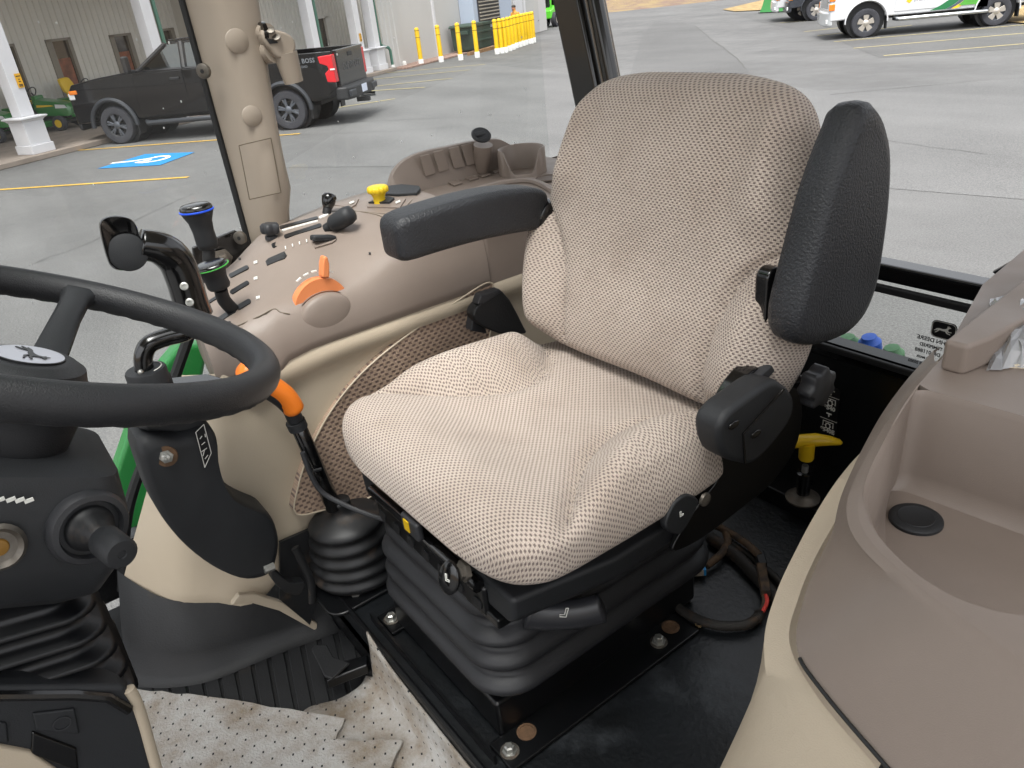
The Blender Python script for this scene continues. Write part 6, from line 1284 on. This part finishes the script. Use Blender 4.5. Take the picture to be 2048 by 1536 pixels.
# PTO speed decal on the bulkhead
dc = thing('speed_decal', 'black decal with pull symbols reading 540 and 540E', 'decal', YP(1660, 810, -1.198)); yb_ = -1.1985
q = [YP(x, y, yb_) for x, y in ((1648, 770), (1682, 778), (1672, 868), (1638, 860))]; uu = (q[1]-q[0]).normalized(); vv_ = (q[0]-q[3]).normalized(); c0_ = sum(q, V((0, 0, 0)))/4; W_ = (q[1]-q[0]).length; H_ = (q[0]-q[3]).length
uu = V((-1, 0, 0)); vv_ = V((0, 0, 1))
obj('plate', MB().prism(to3(rrect(W_, H_, .006), c0_, uu, vv_), (0, .0012, 0)), 'decal_black', dc, smooth=0); oz = V((0, .0016, 0))
def pt(x, y): return c0_+oz+uu*x*W_+vv_*y*H_
mb = MB(); r_ = .0011
for y0 in (.0, -.5):
    s_ = 1 if y0 == 0 else .75
    mb.tube([pt(-.2*s_, .42+y0), pt(.2*s_, .42+y0)], r_*1.3, 4).tube([pt(0, .42+y0), pt(0, .33+y0 if s_ == 1 else .36+y0)], r_*1.3, 4).tube([pt(-.5, .29+y0), pt(.5, .29+y0)], r_*.5, 4).tube([pt(-.3, .13+y0), pt(-.3, .24+y0), pt(.3, .24+y0), pt(.3, .13+y0)], r_*.9, 4)
    mb.tube([pt(.13*math.cos(a_), .15+y0+.055*math.sin(a_)*1.0) for a_ in [2*math.pi*k/16 for k in range(16)]], r_*.9, 4, close=True)
    for k in range(8): a_ = 2*math.pi*k/8; mb.tube([pt(.13*math.cos(a_), .15+y0+.055*math.sin(a_)), pt(.19*math.cos(a_), .15+y0+.078*math.sin(a_))], r_*.8, 4)
obj('pull_symbols', mb, 'print_white', dc, smooth=0)
text('decal_text', '*540', H_*.12, pt(0, .04), uu, vv_, 'print_white', dc, thick=.0006, bold=.0004); text('decal_text', '*540E', H_*.12, pt(0, -.455), uu, vv_, 'print_white', dc, thick=.0006, bold=.0004)
# wiring loom
wl = thing('wiring_loom', 'dusty corrugated wiring loom with connectors on the black floor', 'wiring loom', ZP(1450, 1150, PF))
def corr(px, r_, m, z=None, name='conduit'):
    pts = spline([ZP(x, y, (z or PF)+dz) for x, y, dz in px], 14); L = []; R__ = []
    for i, p in enumerate(pts): L.append(p); R__.append(r_*(1.0 if i % 2 else .86))
    return obj(name, MB().tube(L, R__, 10), m, wl, smooth=60)
corr([(1335, 1190, .012), (1370, 1225, .012), (1430, 1250, .012), (1490, 1250, .012), (1515, 1235, .012), (1520, 1225, .014)], .0085, 'loom'); corr([(1395, 1045, .02), (1425, 1050, .022), (1450, 1060, .024), (1490, 1085, .026), (1520, 1112, .028)], .0072, 'loom_dirty'); corr([(1452, 1065, .024), (1455, 1085, .02), (1440, 1110, .016), (1412, 1132, .014)], .0072, 'loom_dirty'); corr([(1420, 1075, .012), (1470, 1110, .012), (1520, 1160, .012), (1570, 1215, .012)], .012, 'loom'); corr([(1460, 1085, .012), (1520, 1130, .012), (1600, 1200, .012)], .008, 'loom')
for k, (p, q_, m, w_) in enumerate((((1518, 1105), (1526, 1135), 'black_textured', .014), ((1522, 1130), (1532, 1190), 'loom_dirty', .015))):
    a_, b_ = V(ZP(*p, PF+.026)), V(ZP(*q_, PF+.022)); t_ = (b_-a_); obj('connector', MB().box((a_+b_)/2, (t_.length, w_, .016), Matrix.Rotation(math.atan2(t_.y, t_.x), 3, 'Z')), m, wl, bevel=.002)
obj('red_wire', MB().tube(spline([ZP(1531, 1188, PF+.022), ZP(1534, 1205, PF+.022), ZP(1522, 1228, PF+.016)], 6), .0032, 8), 'wire_red', wl); obj('brown_wire', MB().tube(spline([ZP(1527, 1190, PF+.02), ZP(1527, 1208, PF+.02), ZP(1516, 1228, PF+.016)], 6), .0028, 8), 'loom_dirty', wl)
obj('plug', MB().box(ZP(1378, 1142, PF+.012), (.05, .016, .014), Matrix.Rotation(R(52), 3, 'Z')), mat('plug_white', '#a49a8c', .7), wl, bevel=.002); obj('plug_end', MB().box(ZP(1402, 1141, PF+.012), (.016, .014, .014), Matrix.Rotation(R(52), 3, 'Z')), 'connector_blue', wl, bevel=.002)
tag(obj('paper_scrap', MB().prism([ZP(x, y, PF+.002) for x, y in ((1388, 1244), (1398, 1240), (1412, 1246), (1400, 1256), (1392, 1252))], (0, 0, .0015)), 'paper', smooth=0), 'torn tan paper scrap on the black floor beside the loom', 'scrap')
